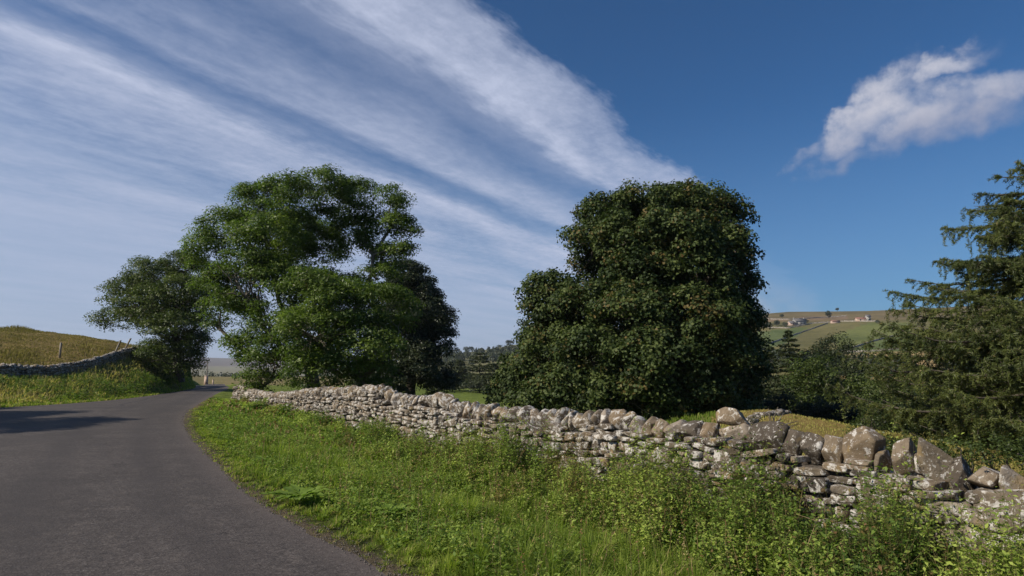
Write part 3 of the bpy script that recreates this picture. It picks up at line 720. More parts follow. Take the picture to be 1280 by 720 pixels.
for px, py, rx, ry, d, lab in ((975, 515, 30, 24, 40, 'low dark thicket at the foot of the spruce'), (1022, 520, 32, 24, 38, 'low dark thicket under the bushy alder'), (1066, 524, 34, 26, 36, 'low dark thicket behind the right part of the mound'), (1112, 532, 36, 28, 33, 'dark thicket below the spreading alder'), (1165, 525, 40, 36, 30, 'tall dark thicket left of the larch foot'), (1230, 520, 44, 44, 31, 'tall dark thicket behind the larch trunk'), (1290, 515, 44, 50, 30, 'dark thicket at the right border behind the larch')):
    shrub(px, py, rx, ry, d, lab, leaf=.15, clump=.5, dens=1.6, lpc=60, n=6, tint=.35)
for px, py, rx, ry, d, lab in ((1108, 560, 20, 14, 12, 'small bush right behind the gap between the two big boulders'), (1150, 566, 30, 16, 11.5, 'low tangled bramble just behind the ochre boulder'), (1196, 568, 34, 22, 11, 'bramble arching up behind the wall right of the ochre boulder'), (1243, 572, 36, 24, 10.5, 'leafy bramble behind the wall close to the right edge'), (1290, 572, 36, 30, 10, 'tall bramble at the very right border behind the wall')):
    shrub(px, py, rx, ry, d, lab, leaf=.055, clump=.16, dens=7, lpc=36, n=6, tint=.4, mat='hawthorn')
# conifers
def conifer(name, label, base, height, width, mat='spruce', layers=16, group=None, cat='tree', droop=.25, needle=.16, per=26, lean=0, start=.06, power=.8, tint=.5, trunk_r=None):
    base = np.asarray(base, float); o = empty(name, base); tag(o, label, cat, group)
    C = []; N = []; T = []; S = []
    mb = MB(); mb.tube([base-np.array([0, 0, .3]), base+np.array([lean*.5, 0, height*.5]), base+np.array([lean, 0, height*.98])], np.array([1, .6, .08])*(trunk_r or height*.018), 7)
    br = MB()
    for l in range(layers):
        f = start+(1-start)*(l+rng.uniform(-.3, .3))/layers; f = min(max(f, .02), .98); z = height*f; R = width/2*(1-f)**power+.05
        nb = int(7+4*(1-f))
        for a in np.linspace(0, 2*PI, nb, endpoint=False)+rng.uniform(0, 1):
            L = R*rng.uniform(.65, 1.15); a += rng.normal()*.1
            n = max(6, int(per*L/(width/2)+per*.35)); u = rng.random(n)**.6
            dr = np.array([math.cos(a), math.sin(a)]); lat = rng.normal(size=n)*.16*L*(1.15-u)+rng.normal(size=n)*.05
            p = np.c_[dr[0]*u*L-dr[1]*lat, dr[1]*u*L+dr[0]*lat, z-droop*L*u+.18*L*u**3-np.abs(rng.normal(size=n))*.12*height/layers*1.5]
            p[:, 0] += lean*f
            C.append(p+base); N.append(np.c_[rng.normal(size=n)*.5+dr[0]*.3, rng.normal(size=n)*.5+dr[1]*.3, np.full(n, .8)]); T.append(np.full(n, np.clip(rng.normal()*.15+tint, 0, 1)))
            br.tube([base+np.array([lean*f, 0, z]), base+np.array([lean*f+dr[0]*L*.5, dr[1]*L*.5, z-droop*L*.5]), base+np.array([lean*f+dr[0]*L*.92, dr[1]*L*.92, z-droop*L*.92+.14*L])], [.03*height/10+.008, .02*height/10, .006], 4)
    C = np.vstack(C); N = np.vstack(N); t = np.concatenate(T); n = len(C); keep = C[:, 2] > base[2]+.1; C, N, t = C[keep], N[keep], t[keep]; n = len(C)
    link('crown', leaf_mesh('crown', C, N, needle*rng.uniform(.7, 1.5, n)*2, M[mat], np.clip(t+rng.normal(size=n)*.15, 0, 1), np.zeros(n), .32, base), o)
    link('trunk', mb.mesh('trunk', M['darkbark'], True, origin=base), o); link('branches', br.mesh('branches', M['darkbark'], True, origin=base), o)
    return o
b0 = base_at(985, 56); conifer('spruce_tree', 'dark pointed spruce standing right of the sycamore', b0, P(985, 408, 56)[2]-b0[2], 6.2, layers=20, per=60, needle=.17)
b0 = base_at(960, 62); conifer('spruce_tree', 'narrow dark spruce half hidden by the right side of the sycamore', b0, P(962, 428, 62)[2]-b0[2], 5.2, layers=16, per=50, needle=.18)
b0 = base_at(1070, 70); conifer('spruce_tree', 'distant spruce whose tip shows behind the dark alder trees', b0, P(1070, 452, 70)[2]-b0[2], 5, layers=14, per=40, needle=.2)

# the larch on the right
def larch(px, d, top_py):
    base = base_at(px, d); hgt = P(px, top_py, d)[2]-base[2]
    o = empty('larch_tree', base); tag(o, 'big drooping larch with feathery yellow-green branches at the right edge', 'tree')
    tr = MB(); tr.tube([base+np.array([0, 0, -.3]), base+np.array([.1, 0, hgt*.35]), base+np.array([0, .1, hgt*.7]), base+np.array([.1, 0, hgt])], [.30, .22, .12, .02], 12)
    br = MB(); C = []; N = []; TI = []
    nb = 195
    for q in range(nb):
        tier = rng.integers(0, 17); f = .05+.93*(tier+rng.uniform(-.36, .36))/17; z = hgt*f
        L = (6.7*(1-f)**.75+.3)*rng.uniform(.55, 1.12)
        if f < .12: L *= .8
        a = rng.uniform(0, 2*PI)
        if rng.random() < .45: a = rng.uniform(PI*.75, PI*1.55)          # more boughs reach toward the light over the field wall
        dr = np.array([math.cos(a), math.sin(a), 0]); m_ = 12; u = np.linspace(0, 1, m_)
        zz = L*(.12*u-.30*u**1.5+.30*u**4)*(1.1-.9*f)+.35*L*u*max(0, f-.75)*2
        pts = base+np.array([.05, .05, z])+dr*(u*L)[:, None]+np.c_[rng.normal(size=(m_, 2))*.03*L*u[:, None], zz]
        br.tube(pts, np.linspace(.022+.011*L, .007, m_), 5)
        side_ = np.array([-dr[1], dr[0], 0])
        nbl = int(L*13)
        ub = np.sort(rng.random(nbl)**.72)
        tone = np.clip(rng.normal()*.16+.5, .1, .95)
        for w_ in ub:
            i0 = w_*(m_-1); i1 = min(int(i0), m_-2); s0 = pts[i1]*(1-(i0-i1))+pts[i1+1]*(i0-i1)
            l2 = (.18+.75*(1-w_)**.6*min(L/3, 1.2))*rng.uniform(.5, 1.3); sg = rng.choice([-1, 1])
            dv = unit(dr*.55+side_*sg*rng.uniform(.2, 1)+np.array([0, 0, rng.uniform(-.35, .2)]))
            nn = max(3, int(l2/.055)); uu = (np.arange(nn)+.5)/nn
            bp = s0+dv*(uu*l2)[:, None]; bp[:, 2] -= .32*l2*uu**2
            hang = rng.random() < .17
            if hang:
                hl = rng.uniform(.2, .6); hn = int(hl/.05); hu = (np.arange(hn)+.5)/hn
                bp = np.vstack([bp, bp[-1]+np.c_[rng.normal(size=(hn, 2))*.02, -hu*hl]])
            if w_ > .1: br.tube([s0, bp[len(bp)//2], bp[-1]], [.008, .005, .003], 3)
            for rep in range(6):
                C.append(bp+rng.normal(size=bp.shape)*.022); N.append(rng.normal(size=bp.shape)); TI.append(np.full(len(bp), tone))
    C = np.vstack(C); N = np.vstack(N); TI = np.concatenate(TI); n = len(C); keep = C[:, 2] > base[2]+.1; C, N, TI = C[keep], N[keep], TI[keep]; n = len(C)
    print('larch sprays', n)
    wv = (rng.random(n) < .03)*.7
    link('crown', leaf_mesh('crown', C, N, .125*rng.uniform(.6, 1.5, n), M['larch'], np.clip(TI+.08+rng.normal(size=n)*.18, 0, 1), wv, .15, base), o)
    link('trunk', tr.mesh('trunk', M['bark'], True, origin=base), o); link('branches', br.mesh('branches', M['darkbark'], True, origin=base), o)
larch(1326, 19.5, 188)

# pines and trees at the far edge of the green field
for q, (px, top, w, d, lab, tn) in enumerate([
        (600, 437, 46, 150, 'layered olive pine at the far edge of the green field, tallest there', .62), (575, 447, 30, 158, 'small pine at the left end of the field-edge row', .55),
        (632, 440, 40, 146, 'dark pine beside the sycamore at the far edge of the green field', .5), (655, 450, 34, 142, 'pine partly behind the left side of the sycamore', .45), (556, 458, 26, 150, 'low pine by the dark tree beyond the field', .5), (617, 452, 30, 138, 'short pine in front of the field-edge row', .5)]):
    b0 = base_at(px, d); conifer('pine_tree', lab, b0, P(px, top, d)[2]-b0[2], w*d/F*1.15, layers=12, per=46, needle=.30, droop=.06, power=.5, tint=tn, start=.12)
for q, (px, py, rx, ry, d, lab) in enumerate([(570, 470, 22, 20, 165, 'broad dark tree at the left back of the green field'), (640, 476, 26, 18, 150, 'bushy tree under the field-edge pines'), (688, 470, 30, 24, 150, 'bushy tree glimpsed left of the sycamore trunk'), (548, 482, 18, 12, 140, 'low bush at the back left of the green field'), (600, 482, 24, 8, 146, 'hedge-like bush at the foot of the pines')]):
    shrub(px, py, rx, ry, d, lab, mat='farleaf', name='field_tree', cat='tree', leaf=.4, clump=1.3, lpc=36, dens=.35, n=5)

# woods and single trees on the hillside
def far_tree(px, py, h_px, w_px, d=None, label='', name='hill_tree', group=None, mat='farleaf'):
    p = hit(px, py) if d is None else base_at(px, d); d_ = p[1]; h = h_px*d_/F; w = w_px*d_/F
    lb = [(p+np.array([rng.uniform(-.25, .25)*w, rng.uniform(-.2, .2)*w, h*rng.uniform(.45, .72)]), np.array([w*.34, w*.34, h*.3])) for _ in range(4)]
    tree(name, label, 'tree', lb, p, .03*h, M[mat], M['darkbark'], leaf=max(.10*h, .5*d_/F), clump=w*.16, dens=8/w/w*2.2, lpc=12, group=group, twigs=0, fork=.2, asp=.8)
hillt = [(953, 407, 9, 9), (962, 411, 7, 10), (971, 408, 8, 9), (980, 409, 6, 10), (1008, 405, 6, 7), (978, 398, 5, 6), (1036, 398, 10, 7), (1047, 389, 4, 5), (1097, 405, 5, 6)]
hl = ['pointed small tree left of the white farmhouse on the hill', 'bushy tree in the clump left of the hill farmhouse', 'dark tree in the middle of the clump left of the hill farmhouse', 'low tree touching the left side of the hill farmhouse',
      'round dark tree right of the white farmhouse', 'lone round tree above the farmhouse clump', 'tall lone tree in the middle of the hill near the skyline', 'tiny tree on the hill skyline', 'small tree right of the pinkish barn on the hill']
for (a, b_, h, w), lb in zip(hillt, hl): far_tree(a, b_, h, w, label=lb)
for (a, b_, h, w, d, lb) in [(583, 441, 7, 9, 880, 'dark tree on the skyline above the pines'), (590, 440, 7, 8, 880, 'twin dark tree on the skyline above the pines'), (637, 434, 9, 9, 880, 'round tree on the skyline left of the sycamore'), (626, 435, 4, 9, 880, 'low tree on the skyline between pines and sycamore'),
                            (566, 444, 3, 8, 880, 'low tree at the left foot of the skyline'), (655, 430, 6, 9, 880, 'skyline tree touching the sycamore outline')]:
    far_tree(a, b_, h, w, d=d, label=lb)
def wood(name, label_kind, polypts, n, hgt, seed=0, mat='farleaf'):
    C = []; N = []; T = []
    for q in range(n):
        a = rng.random(); px = polypts[0][0]*(1-a)+polypts[1][0]*a; py = polypts[0][1]*(1-a)+polypts[1][1]*a+rng.uniform(-1, 1)*polypts[2]
        p = hit(px, py, 120); h = hgt*rng.uniform(.6, 1.2); m_ = 90; d = rdir(m_); d[:, 2] = np.abs(d[:, 2])
        C.append(p+d*np.array([h*.5, h*.5, h])*rng.uniform(.75, 1.05, m_)[:, None]); N.append(d+rng.normal(size=(m_, 3))*.4); T.append(np.full(m_, np.clip(rng.normal()*.2+.45, 0, 1)))
    C = np.vstack(C); N = np.vstack(N); T = np.concatenate(T)
    o = link(name, leaf_mesh(name, C, N, hgt*.24, M[mat], np.clip(T+rng.normal(size=len(T))*.12, 0, 1), np.zeros(len(T)), .8)); tag(o, kind='stuff'); return o
wood('woodland', '', [(545, 452), (700, 438), 8], 170, 7)
def wood_at(name, px0, px1, d0, d1, n, hgt):
    C = []; N = []; T = []
    for q in range(n):
        px = rng.uniform(px0, px1); d0_ = rng.uniform(d0, d1); p = base_at(px, d0_); h = hgt*rng.uniform(.5, 1.1); m_ = 70; d = rdir(m_); d[:, 2] = np.abs(d[:, 2])
        C.append(p+d*np.array([h*.6, h*.6, h])*rng.uniform(.75, 1.05, m_)[:, None]); N.append(d+rng.normal(size=(m_, 3))*.4); T.append(np.full(m_, np.clip(rng.normal()*.2+.4, 0, 1)))
    C = np.vstack(C); N = np.vstack(N); T = np.concatenate(T)
    o = link(name, leaf_mesh(name, C, N, hgt*.22, M['farleaf'], T, np.zeros(len(T)), .8)); tag(o, kind='stuff')
wood_at('far_woodland', 225, 440, 560, 720, 120, 9)
wood_at('far_woodland', 225, 330, 360, 380, 16, 3.0)
wood('far_woodland', '', [(950, 452), (1140, 470), 8], 60, 7)

# ------------------------------------------------------------------ farm buildings
M['render'] = plain('pale render', (.26, .25, .235), (.34, .325, .31), 2, .9, .1)
M['barnstone'] = plain('pinkish stone', (.38, .27, .22), (.50, .38, .31), 2, .9, .2)
M['slate'] = plain('slate', (.10, .095, .10), (.17, .16, .165), 1.5, .7, .2)
M['redtile'] = plain('rusty roof', (.20, .10, .08), (.28, .15, .12), 1.5, .8, .2)
M['window'] = plain('window glass', (.02, .025, .03), (.04, .045, .05), 5, .15, 0)
def house(px, py, w, dep, h, rise, rz, wallm, roofm, label, cat='farmhouse', name='farmhouse', d=None, chim=True, nw=3):
    p = hit(px, py) if d is None else base_at(px, d)
    o = empty(name, p, rz); tag(o, label, cat)
    mb = MB(); mb.box((0, 0, h/2-.5), (w, dep, h+1))
    V = np.array([[-w/2, -dep/2, h], [-w/2, dep/2, h], [-w/2, 0, h+rise-.05], [w/2, -dep/2, h], [w/2, dep/2, h], [w/2, 0, h+rise-.05]]); mb.add(V, T=[[0, 2, 1], [3, 4, 5]])
    link('wall', mb.mesh('wall', M[wallm]), o)
    e = .35; rf = MB()
    for s in (-1, 1):
        a = np.array([[-w/2-e, s*(dep/2+e), h-e*rise/(dep/2)], [w/2+e, s*(dep/2+e), h-e*rise/(dep/2)], [w/2+e, 0, h+rise], [-w/2-e, 0, h+rise]]); b_ = a+np.array([0, 0, .25])
        V = np.vstack([a, b_]); rf.add(V, [[0, 1, 2, 3], [7, 6, 5, 4], [0, 4, 5, 1], [1, 5, 6, 2], [2, 6, 7, 3], [3, 7, 4, 0]])
    r_ = link('roof', rf.mesh('roof', M[roofm]), o)
    if chim:
        for sx in (-1, 1): c_ = MB(); c_.box((sx*(w/2-.6), 0, h+rise+.3), (.9, .8, 1.6)); link('chimney', c_.mesh('chimney', M[wallm]), r_)
    for i_ in range(nw):
        for zz in ((h*.28, h*.72) if h > 4 else (h*.5,)):
            x = -w/2+w*(i_+.5)/nw; wd = MB(); wd.box((x, -dep/2-.02, zz), (1.1, .1, 1.2)); link('window', wd.mesh('window', M['window']), o)
    return o
house(999, 406.5, 12, 6, 4.0, 2.2, .15, 'render', 'slate', 'white farmhouse with slate roof among small trees high on the hillside')
house(990, 407, 7, 5, 2.6, 1.8, .15, 'barnstone', 'slate', 'low stone byre on the left end of the hill farmhouse', 'barn', 'barn', chim=False, nw=1)
house(1078, 401.5, 12, 6, 2.0, 1.5, -.1, 'barnstone', 'redtile', 'pinkish stone barn alone in the upper right hill field', 'barn', 'barn', chim=False, nw=2)
house(1085, 401, 3.5, 5, 4.2, 1.6, -.1, 'render', 'slate', 'short pale tower house at the right end of the pinkish barn', 'house', 'farmhouse', chim=False, nw=1)
house(1044, 404, 8, 4, 1.6, 1.0, .05, 'barnstone', 'redtile', 'small dark red shed at the top of the hill track', 'shed', 'shed', chim=False, nw=0)
for px, py, w, lab in ((289.5, 466.3, 14, 'leftmost white building of the far valley village seen down the road'), (297, 467, 22, 'long white building in the middle of the far valley village'), (304.5, 467.3, 16, 'rightmost white building of the far valley village'), (285, 470, 12, 'low white shed in front of the far valley village')):
    house(px, py, w, 8, 4.5, 2.4, rng.uniform(-.3, .3), 'render', 'slate', lab, 'building', 'farm_building', d=640 if px != 285 else 620, chim=False, nw=2)
# field walls on the hill: thin stone ribbons over the ground
def field_wall(pts, label, h=.95):
    P3 = []
    for (a, b_), (c_, d_) in zip(pts[:-1], pts[1:]):
        for f in np.linspace(0, 1, 14, endpoint=False): P3.append(hit(a+(c_-a)*f, b_+(d_-b_)*f, 150))
    P3 = np.array(P3); mb = MB(); o_ = P3[0]
    d = np.gradient(P3, axis=0)[:, :2]; n = unit(np.c_[d[:, 1], -d[:, 0]])*.35
    zj = rng.uniform(-.12, .12, len(P3))
    V = np.stack([np.c_[P3[:, :2]-n, P3[:, 2]-.6], np.c_[P3[:, :2]-n*.6, P3[:, 2]+h+zj], np.c_[P3[:, :2]+n*.6, P3[:, 2]+h+zj], np.c_[P3[:, :2]+n, P3[:, 2]-.6]], 1).reshape(-1, 3)
    i = np.arange(len(P3)-1)[:, None]*4; Q = np.vstack([np.concatenate([i+j, i+j+1, i+j+5, i+j+4], 1) for j in range(3)])
    mb.add(V, Q, a=.25); o = link('field_wall', mb.mesh('field_wall', M['stone'], origin=o_), None, o_); tag(o, label, 'stone wall')
field_wall([(962, 430), (990, 420), (1016, 411), (1036, 404)], 'pale field wall climbing right from the spruce toward the hill shed')
field_wall([(1048, 439), (1070, 434), (1092, 427), (1118, 420)], 'field wall rising right between the green and tan hill fields')
field_wall([(945, 409), (985, 410.5), (1016, 404.5), (1050, 402), (1100, 402)], 'field wall running level past the hill farmhouse')
field_wall([(945, 399), (985, 399.5), (1030, 397), (1060, 395)], 'upper field wall below the moor on the skyline')
field_wall([(1050, 440.5), (1085, 440), (1130, 436)], 'lower field wall along the top of the tan field')

# ------------------------------------------------------------------ telegraph pole, gate posts, fence posts
p = base_at(262.5, 150); o = empty('telegraph_pole', p); tag(o, 'lone wooden telegraph pole seen down the road beneath the tree gap', 'pole')
mb = MB(); mb.tube([(0, 0, -.5), (0, 0, 3), (0, 0, 5.6)], [.14, .12, .09], 8); link('pole', mb.mesh('pole', M['post'], True), o)
mb = MB(); mb.box((0, -.12, 5.2), (1.6, .1, .12)); link('crossarm', mb.mesh('crossarm', M['post']), o)
for px, h, w, lab in ((262, 1.9, .75, 'broad pale stone gatepost beneath the telegraph pole'), (270.5, 1.1, .28, 'short white post right of the telegraph pole')):
    p = base_at(px, 142); mb = MB(); mb.box((0, 0, h/2-.2), (w, w*.7, h+.4), taper=.85); mb.box((0, 0, h+.06), (w*.95, w*.7, .12))
    o = link('gatepost', mb.mesh('gatepost', M['barnstone']), None, p); tag(o, lab, 'post')
for q, (px, py0, d, h, tl, lab) in enumerate([(148, 440, 53.5, 1.2, .35, 'fence post leaning right beside the top of the bank wall'), (159, 437, 55.5, 1.35, .45, 'steeply leaning dark post at the top of the bank wall'), (78, 450, 47, 1.0, 0, 'thin upright pole on the hillside behind the bank wall')]):
    b0 = base_at(px, d); mb = MB(); mb.box((0, 0, h/2-.2), (.11, .11, h+.4), tilt=(tl, 0)); mb.box((tl*h*.5, 0, h*.5+h*.5-.17), (.09, .09, .06))
    o = link('fence_post', mb.mesh('fence_post', M['post']), None, b0+np.array([0, 0, .25])); tag(o, lab, 'post')
# dead branch on the mound
b0 = G(966, 523, .3); b0[2] = gz(b0[0], b0[1])+.02; mb = MB()
for q in range(9):
    a = rng.uniform(-.4, PI+.4); L = rng.uniform(.3, .8); e = np.array([math.cos(a)*L, rng.uniform(-.3, .3), abs(math.sin(a))*L*.7+.1]); mb.tube([np.zeros(3), e*.5+rng.normal(size=3)*.05, e], [.03, .018, .006], 5)
o = link('dead_branch', mb.mesh('dead_branch', M['bark'], True), None, b0); tag(o, 'bleached dead branch lying on the yellow mound', 'branch')

# ------------------------------------------------------------------ grass and weeds
def blades(name, X, Y, hgt, wid, mat, tint, warm, lean=.45, kind='stuff', curl=.5, tus=0):
    n = len(X)
    if tus:                      # gather the blades into tussocks that fall outward
        nt_ = max(1, n//tus); ci = rng.integers(0, n, nt_); ti_ = rng.integers(0, nt_, n)
        gx = X*0; key = np.lexsort((np.floor(X/.22), np.floor(Y/.22))); cell = (np.floor(X/.22).astype(np.int64)*73856093) ^ (np.floor(Y/.22).astype(np.int64)*19349663)
        hsh = (cell % 9973)/9973.; hs2 = (cell % 7919)/7919.; hs3 = (cell % 6007)/6007.
        cx_ = (np.floor(X/.22)+.2+.6*hsh)*.22; cy_ = (np.floor(Y/.22)+.2+.6*hs2)*.22
        f_ = rng.random(n)**.5*.75; X = X+(cx_-X)*f_; Y = Y+(cy_-Y)*f_
        tint = tint+(hs3-.5)*.5; hgt = hgt*(.65+.7*hs2); a_out = np.arctan2(Y-cy_, X-cx_)+rng.normal(size=n)*.9
    Z = H(X, Y)-.02
    a = a_out if tus else rng.uniform(0, 2*PI, n); d = np.c_[np.cos(a), np.sin(a)]; s = np.c_[-d[:, 1], d[:, 0]]
    ln = np.abs(rng.normal(size=n))*lean*hgt; w = wid*.5
    V = np.empty((n, 7, 3))
    for i_, (f, wf) in enumerate(((0, 1), (.4, .9), (.75, .6))):
        off = ln*(f**2); z = Z+hgt*(f-curl*.25*f**3*(ln/hgt))
        for k_, sg in enumerate((-1, 1)):
            V[:, i_*2+k_, 0] = X+d[:, 0]*off+s[:, 0]*w*wf*sg; V[:, i_*2+k_, 1] = Y+d[:, 1]*off+s[:, 1]*w*wf*sg; V[:, i_*2+k_, 2] = z
    V[:, 6, 0] = X+d[:, 0]*ln; V[:, 6, 1] = Y+d[:, 1]*ln; V[:, 6, 2] = Z+hgt*(1-curl*.35*(ln/hgt))
    b_ = np.arange(n)[:, None]*7
    Q = np.vstack([b_+np.array([0, 1, 3, 2]), b_+np.array([2, 3, 5, 4])]); T = b_+np.array([4, 5, 6])
    o = link(name, np_mesh(name, V.reshape(-1, 3), [Q, T], mat, False, {'tint': np.repeat(np.clip(tint, 0, 1), 7), 'warm': np.repeat(np.clip(warm, 0, 1), 7)})); tag(o, kind=kind); return o
def patch(x, y, f=1.0, s=0):           # smooth random field 0..1 for patchiness
    return .5+.25*(np.sin(x*1.3*f+s)+np.sin(y*1.1*f+1.7*s+2)*np.cos(x*.7*f-y*.9*f+s)+.6*np.sin(x*2.9*f+y*2.3*f+s*3))/1.3
def verge_points(n, dmin, dmax):       # random points between right road edge and the wall, denser near
    out = []
    while sum(len(a) for a in out) < n:
        m_ = n; y = dmin*(dmax/dmin)**rng.random(m_); lo = xr(y)-.16+.10*np.sin(y*4.3)*np.sin(y*1.7+1); hi = WA[0]+(y-WA[1])*WD[0]/WD[1]-.25/abs(WD[1])
        W = hi-lo; keep = rng.random(m_) < np.clip(W/9, .02, 1); f = rng.random(m_); x = lo+W*f
        keep &= (np.abs(x) < y*.95+1.2)
        out.append(np.c_[x, y, f][keep & (W > 0)])
    return np.vstack(out)[:n]
pt = verge_points(330000, 3.0, 42)
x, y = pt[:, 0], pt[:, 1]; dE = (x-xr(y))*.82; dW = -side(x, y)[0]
pch = patch(x, y, 1.0, 1); pch2 = patch(x, y, 2.3, 4)
keep = rng.random(len(x)) < np.clip(.45+dE*3, 0, 1)*np.where(dW < .9, .55, 1)
x, y, dE, dW, pch, pch2 = [a[keep] for a in (x, y, dE, dW, pch, pch2)]
hg = (1-.45*smooth(11, 20, y))*(.065+.18*smooth(0, 1.1, dE)*(1-.35*smooth(2.2, .8, dW)))*(.35+1.0*pch)*rng.uniform(.4, 1.4, len(x))
dist = np.hypot(x, y)
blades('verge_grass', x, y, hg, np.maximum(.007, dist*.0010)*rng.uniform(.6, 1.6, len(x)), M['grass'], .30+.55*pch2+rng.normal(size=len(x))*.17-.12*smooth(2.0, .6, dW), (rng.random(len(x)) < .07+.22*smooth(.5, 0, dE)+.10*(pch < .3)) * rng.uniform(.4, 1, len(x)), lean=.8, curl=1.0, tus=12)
# grass on the left bank and hill
n = 90000; yy = 26*(100/26)**rng.random(n); xx = xl(yy)-rng.random(n)**1.3*16
pxx, _ = project(xx, yy, H(xx, yy)); kp = (pxx > -60) & (pxx < 270); xx, yy = xx[kp], yy[kp]; dL_ = (xl(yy)-xx)
pp = patch(xx, yy, .5, 2)
LWx = np.interp(yy, [p[1] for p in LW], [p[0] for p in LW]); dwall = (xx-LWx)
kp = (dwall > .4); xx, yy, dL_, pp, dwall = [a[kp] for a in (xx, yy, dL_, pp, dwall)]
wm = np.where(dwall < 0, .85, .25+.72*smooth(.40, .55, pp)*smooth(.4, 2.0, dL_))
gp, _ = project(xx, yy, H(xx, yy)); gold = (gp > 85) & (gp < 215) & (dL_ > 1.8) & (dwall > 0); wm = np.where(gold, .95, wm)
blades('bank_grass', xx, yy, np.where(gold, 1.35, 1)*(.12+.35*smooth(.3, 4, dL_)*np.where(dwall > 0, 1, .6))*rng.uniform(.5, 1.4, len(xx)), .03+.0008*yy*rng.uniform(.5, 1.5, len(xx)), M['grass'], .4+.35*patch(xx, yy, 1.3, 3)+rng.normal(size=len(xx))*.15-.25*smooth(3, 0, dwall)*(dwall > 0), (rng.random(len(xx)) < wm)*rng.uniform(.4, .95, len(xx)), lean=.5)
n = 85000; px_ = rng.uniform(-80, 200, n); dd = 34*(100/34)**rng.random(n); xx = (px_-640)/F*dd; yy = dd
LWx = np.interp(yy, [p[1] for p in LW], [p[0] for p in LW]); kp = xx < LWx-.6; xx, yy = xx[kp], yy[kp]
blades('hill_grass', xx, yy, .07+.28*np.clip(patch(xx, yy, .35, 5), 0, 1)**3*rng.uniform(.3, 2.2, len(xx)), .05*rng.uniform(.5, 1.6, len(xx)), M['drygrass'], .25+.55*patch(xx, yy, .17, 2)+rng.normal(size=len(xx))*.12, (rng.random(len(xx)) < .9)*(.35+.6*patch(xx, yy, .25, 8))*rng.uniform(.5, 1.2, len(xx)), lean=.5)
# field and mound grass behind the wall
n = 90000; dd = 8*(40/8)**rng.random(n); px_ = rng.uniform(560, 1320, n); xx = (px_-640)/F*dd; yy = dd; sd = side(xx, yy)[0]; kp = (sd > .4); xx, yy, px_ = xx[kp], yy[kp], px_[kp]
right = px_ > 890
lf_ = ~right
blades('meadow_grass', xx[lf_], yy[lf_], (.07+.12*np.clip(patch(xx[lf_], yy[lf_], .9, 6), 0, 1))*rng.uniform(.5, 1.5, lf_.sum()), .008+.0012*yy[lf_], M['grass'], .4+rng.normal(size=lf_.sum())*.16, (rng.random(lf_.sum()) < .1)*.5, lean=.5)
xx, yy, px_ = xx[right], yy[right], px_[right]; right = right[right]
blades('field_grass', xx, yy, (.04+.10*np.clip(patch(xx, yy, .9, 6), 0, 1)**2)*rng.uniform(.5, 1.6, len(xx)), .008+.0010*yy, M['moundgrass'], .35+.6*patch(xx, yy, .45, 4)+rng.normal(size=len(xx))*.12, np.where(right, (rng.random(len(xx)) < .6)*rng.uniform(.3, .85, len(xx)), (rng.random(len(xx)) < .1)*.5), lean=.5)

def weeds(X, Y, Hh, leaves, lsize, tint, warm, stem_tint=.4, ndense=1.0, asp=.45, zs=None):
    """upright leafy shoots; returns (leaf C,N,S,tint,warm) and stem ribbons"""
    n = len(X); Z = H(X, Y)-.02 if zs is None else zs
    a = rng.uniform(0, 2*PI, n); ln = np.abs(rng.normal(size=n))*.22*Hh; dx, dy = np.cos(a)*ln, np.sin(a)*ln
    k_ = np.maximum((leaves*rng.uniform(.7, 1.3, n)).astype(int), 3); idx = np.repeat(np.arange(n), k_); m_ = len(idx)
    f = rng.random(m_)**.75; ang = rng.uniform(0, 2*PI, m_); L = lsize[idx]*(1.15-.55*f)*rng.uniform(.6, 1.3, m_); r = L*rng.uniform(.35, 1.3, m_)
    C = np.c_[X[idx]+dx[idx]*f**2+np.cos(ang)*r, Y[idx]+dy[idx]*f**2+np.sin(ang)*r, Z[idx]+Hh[idx]*f+rng.normal(size=m_)*.01]
    N = np.c_[-np.cos(ang)*.1+rng.normal(size=m_)*.45, rng.normal(size=m_)*.45, np.ones(m_)*.8]
    return C, N, L, np.clip(tint[idx]+rng.normal(size=m_)*.14, 0, 1), np.clip(warm[idx]*rng.uniform(.3, 1.2, m_), 0, 1), (X, Y, Z, Hh, dx, dy)
def stems_mesh(mb, st, r=.003, a=.4):
    X, Y, Z, Hh, dx, dy = st; n = len(X); fs = np.array([0, .5, 1.0]); an = np.arange(3)*2*PI/3
    V = np.empty((n, 3, 3, 3))
    for i_, f in enumerate(fs):
        rr_ = r*(1.2-.8*f)
        for j_ in range(3):
            V[:, i_, j_, 0] = X+dx*f**2+rr_*math.cos(an[j_]); V[:, i_, j_, 1] = Y+dy*f**2+rr_*math.sin(an[j_]); V[:, i_, j_, 2] = Z+Hh*f
    b_ = np.arange(n)[:, None]*9; Q = []
    for i_ in range(2):
        for j_ in range(3):
            k_ = (j_+1) % 3; Q.append(b_+np.array([i_*3+j_, i_*3+k_, i_*3+3+k_, i_*3+3+j_]))
    mb.add(V.reshape(-1, 3), np.vstack(Q), a=a)
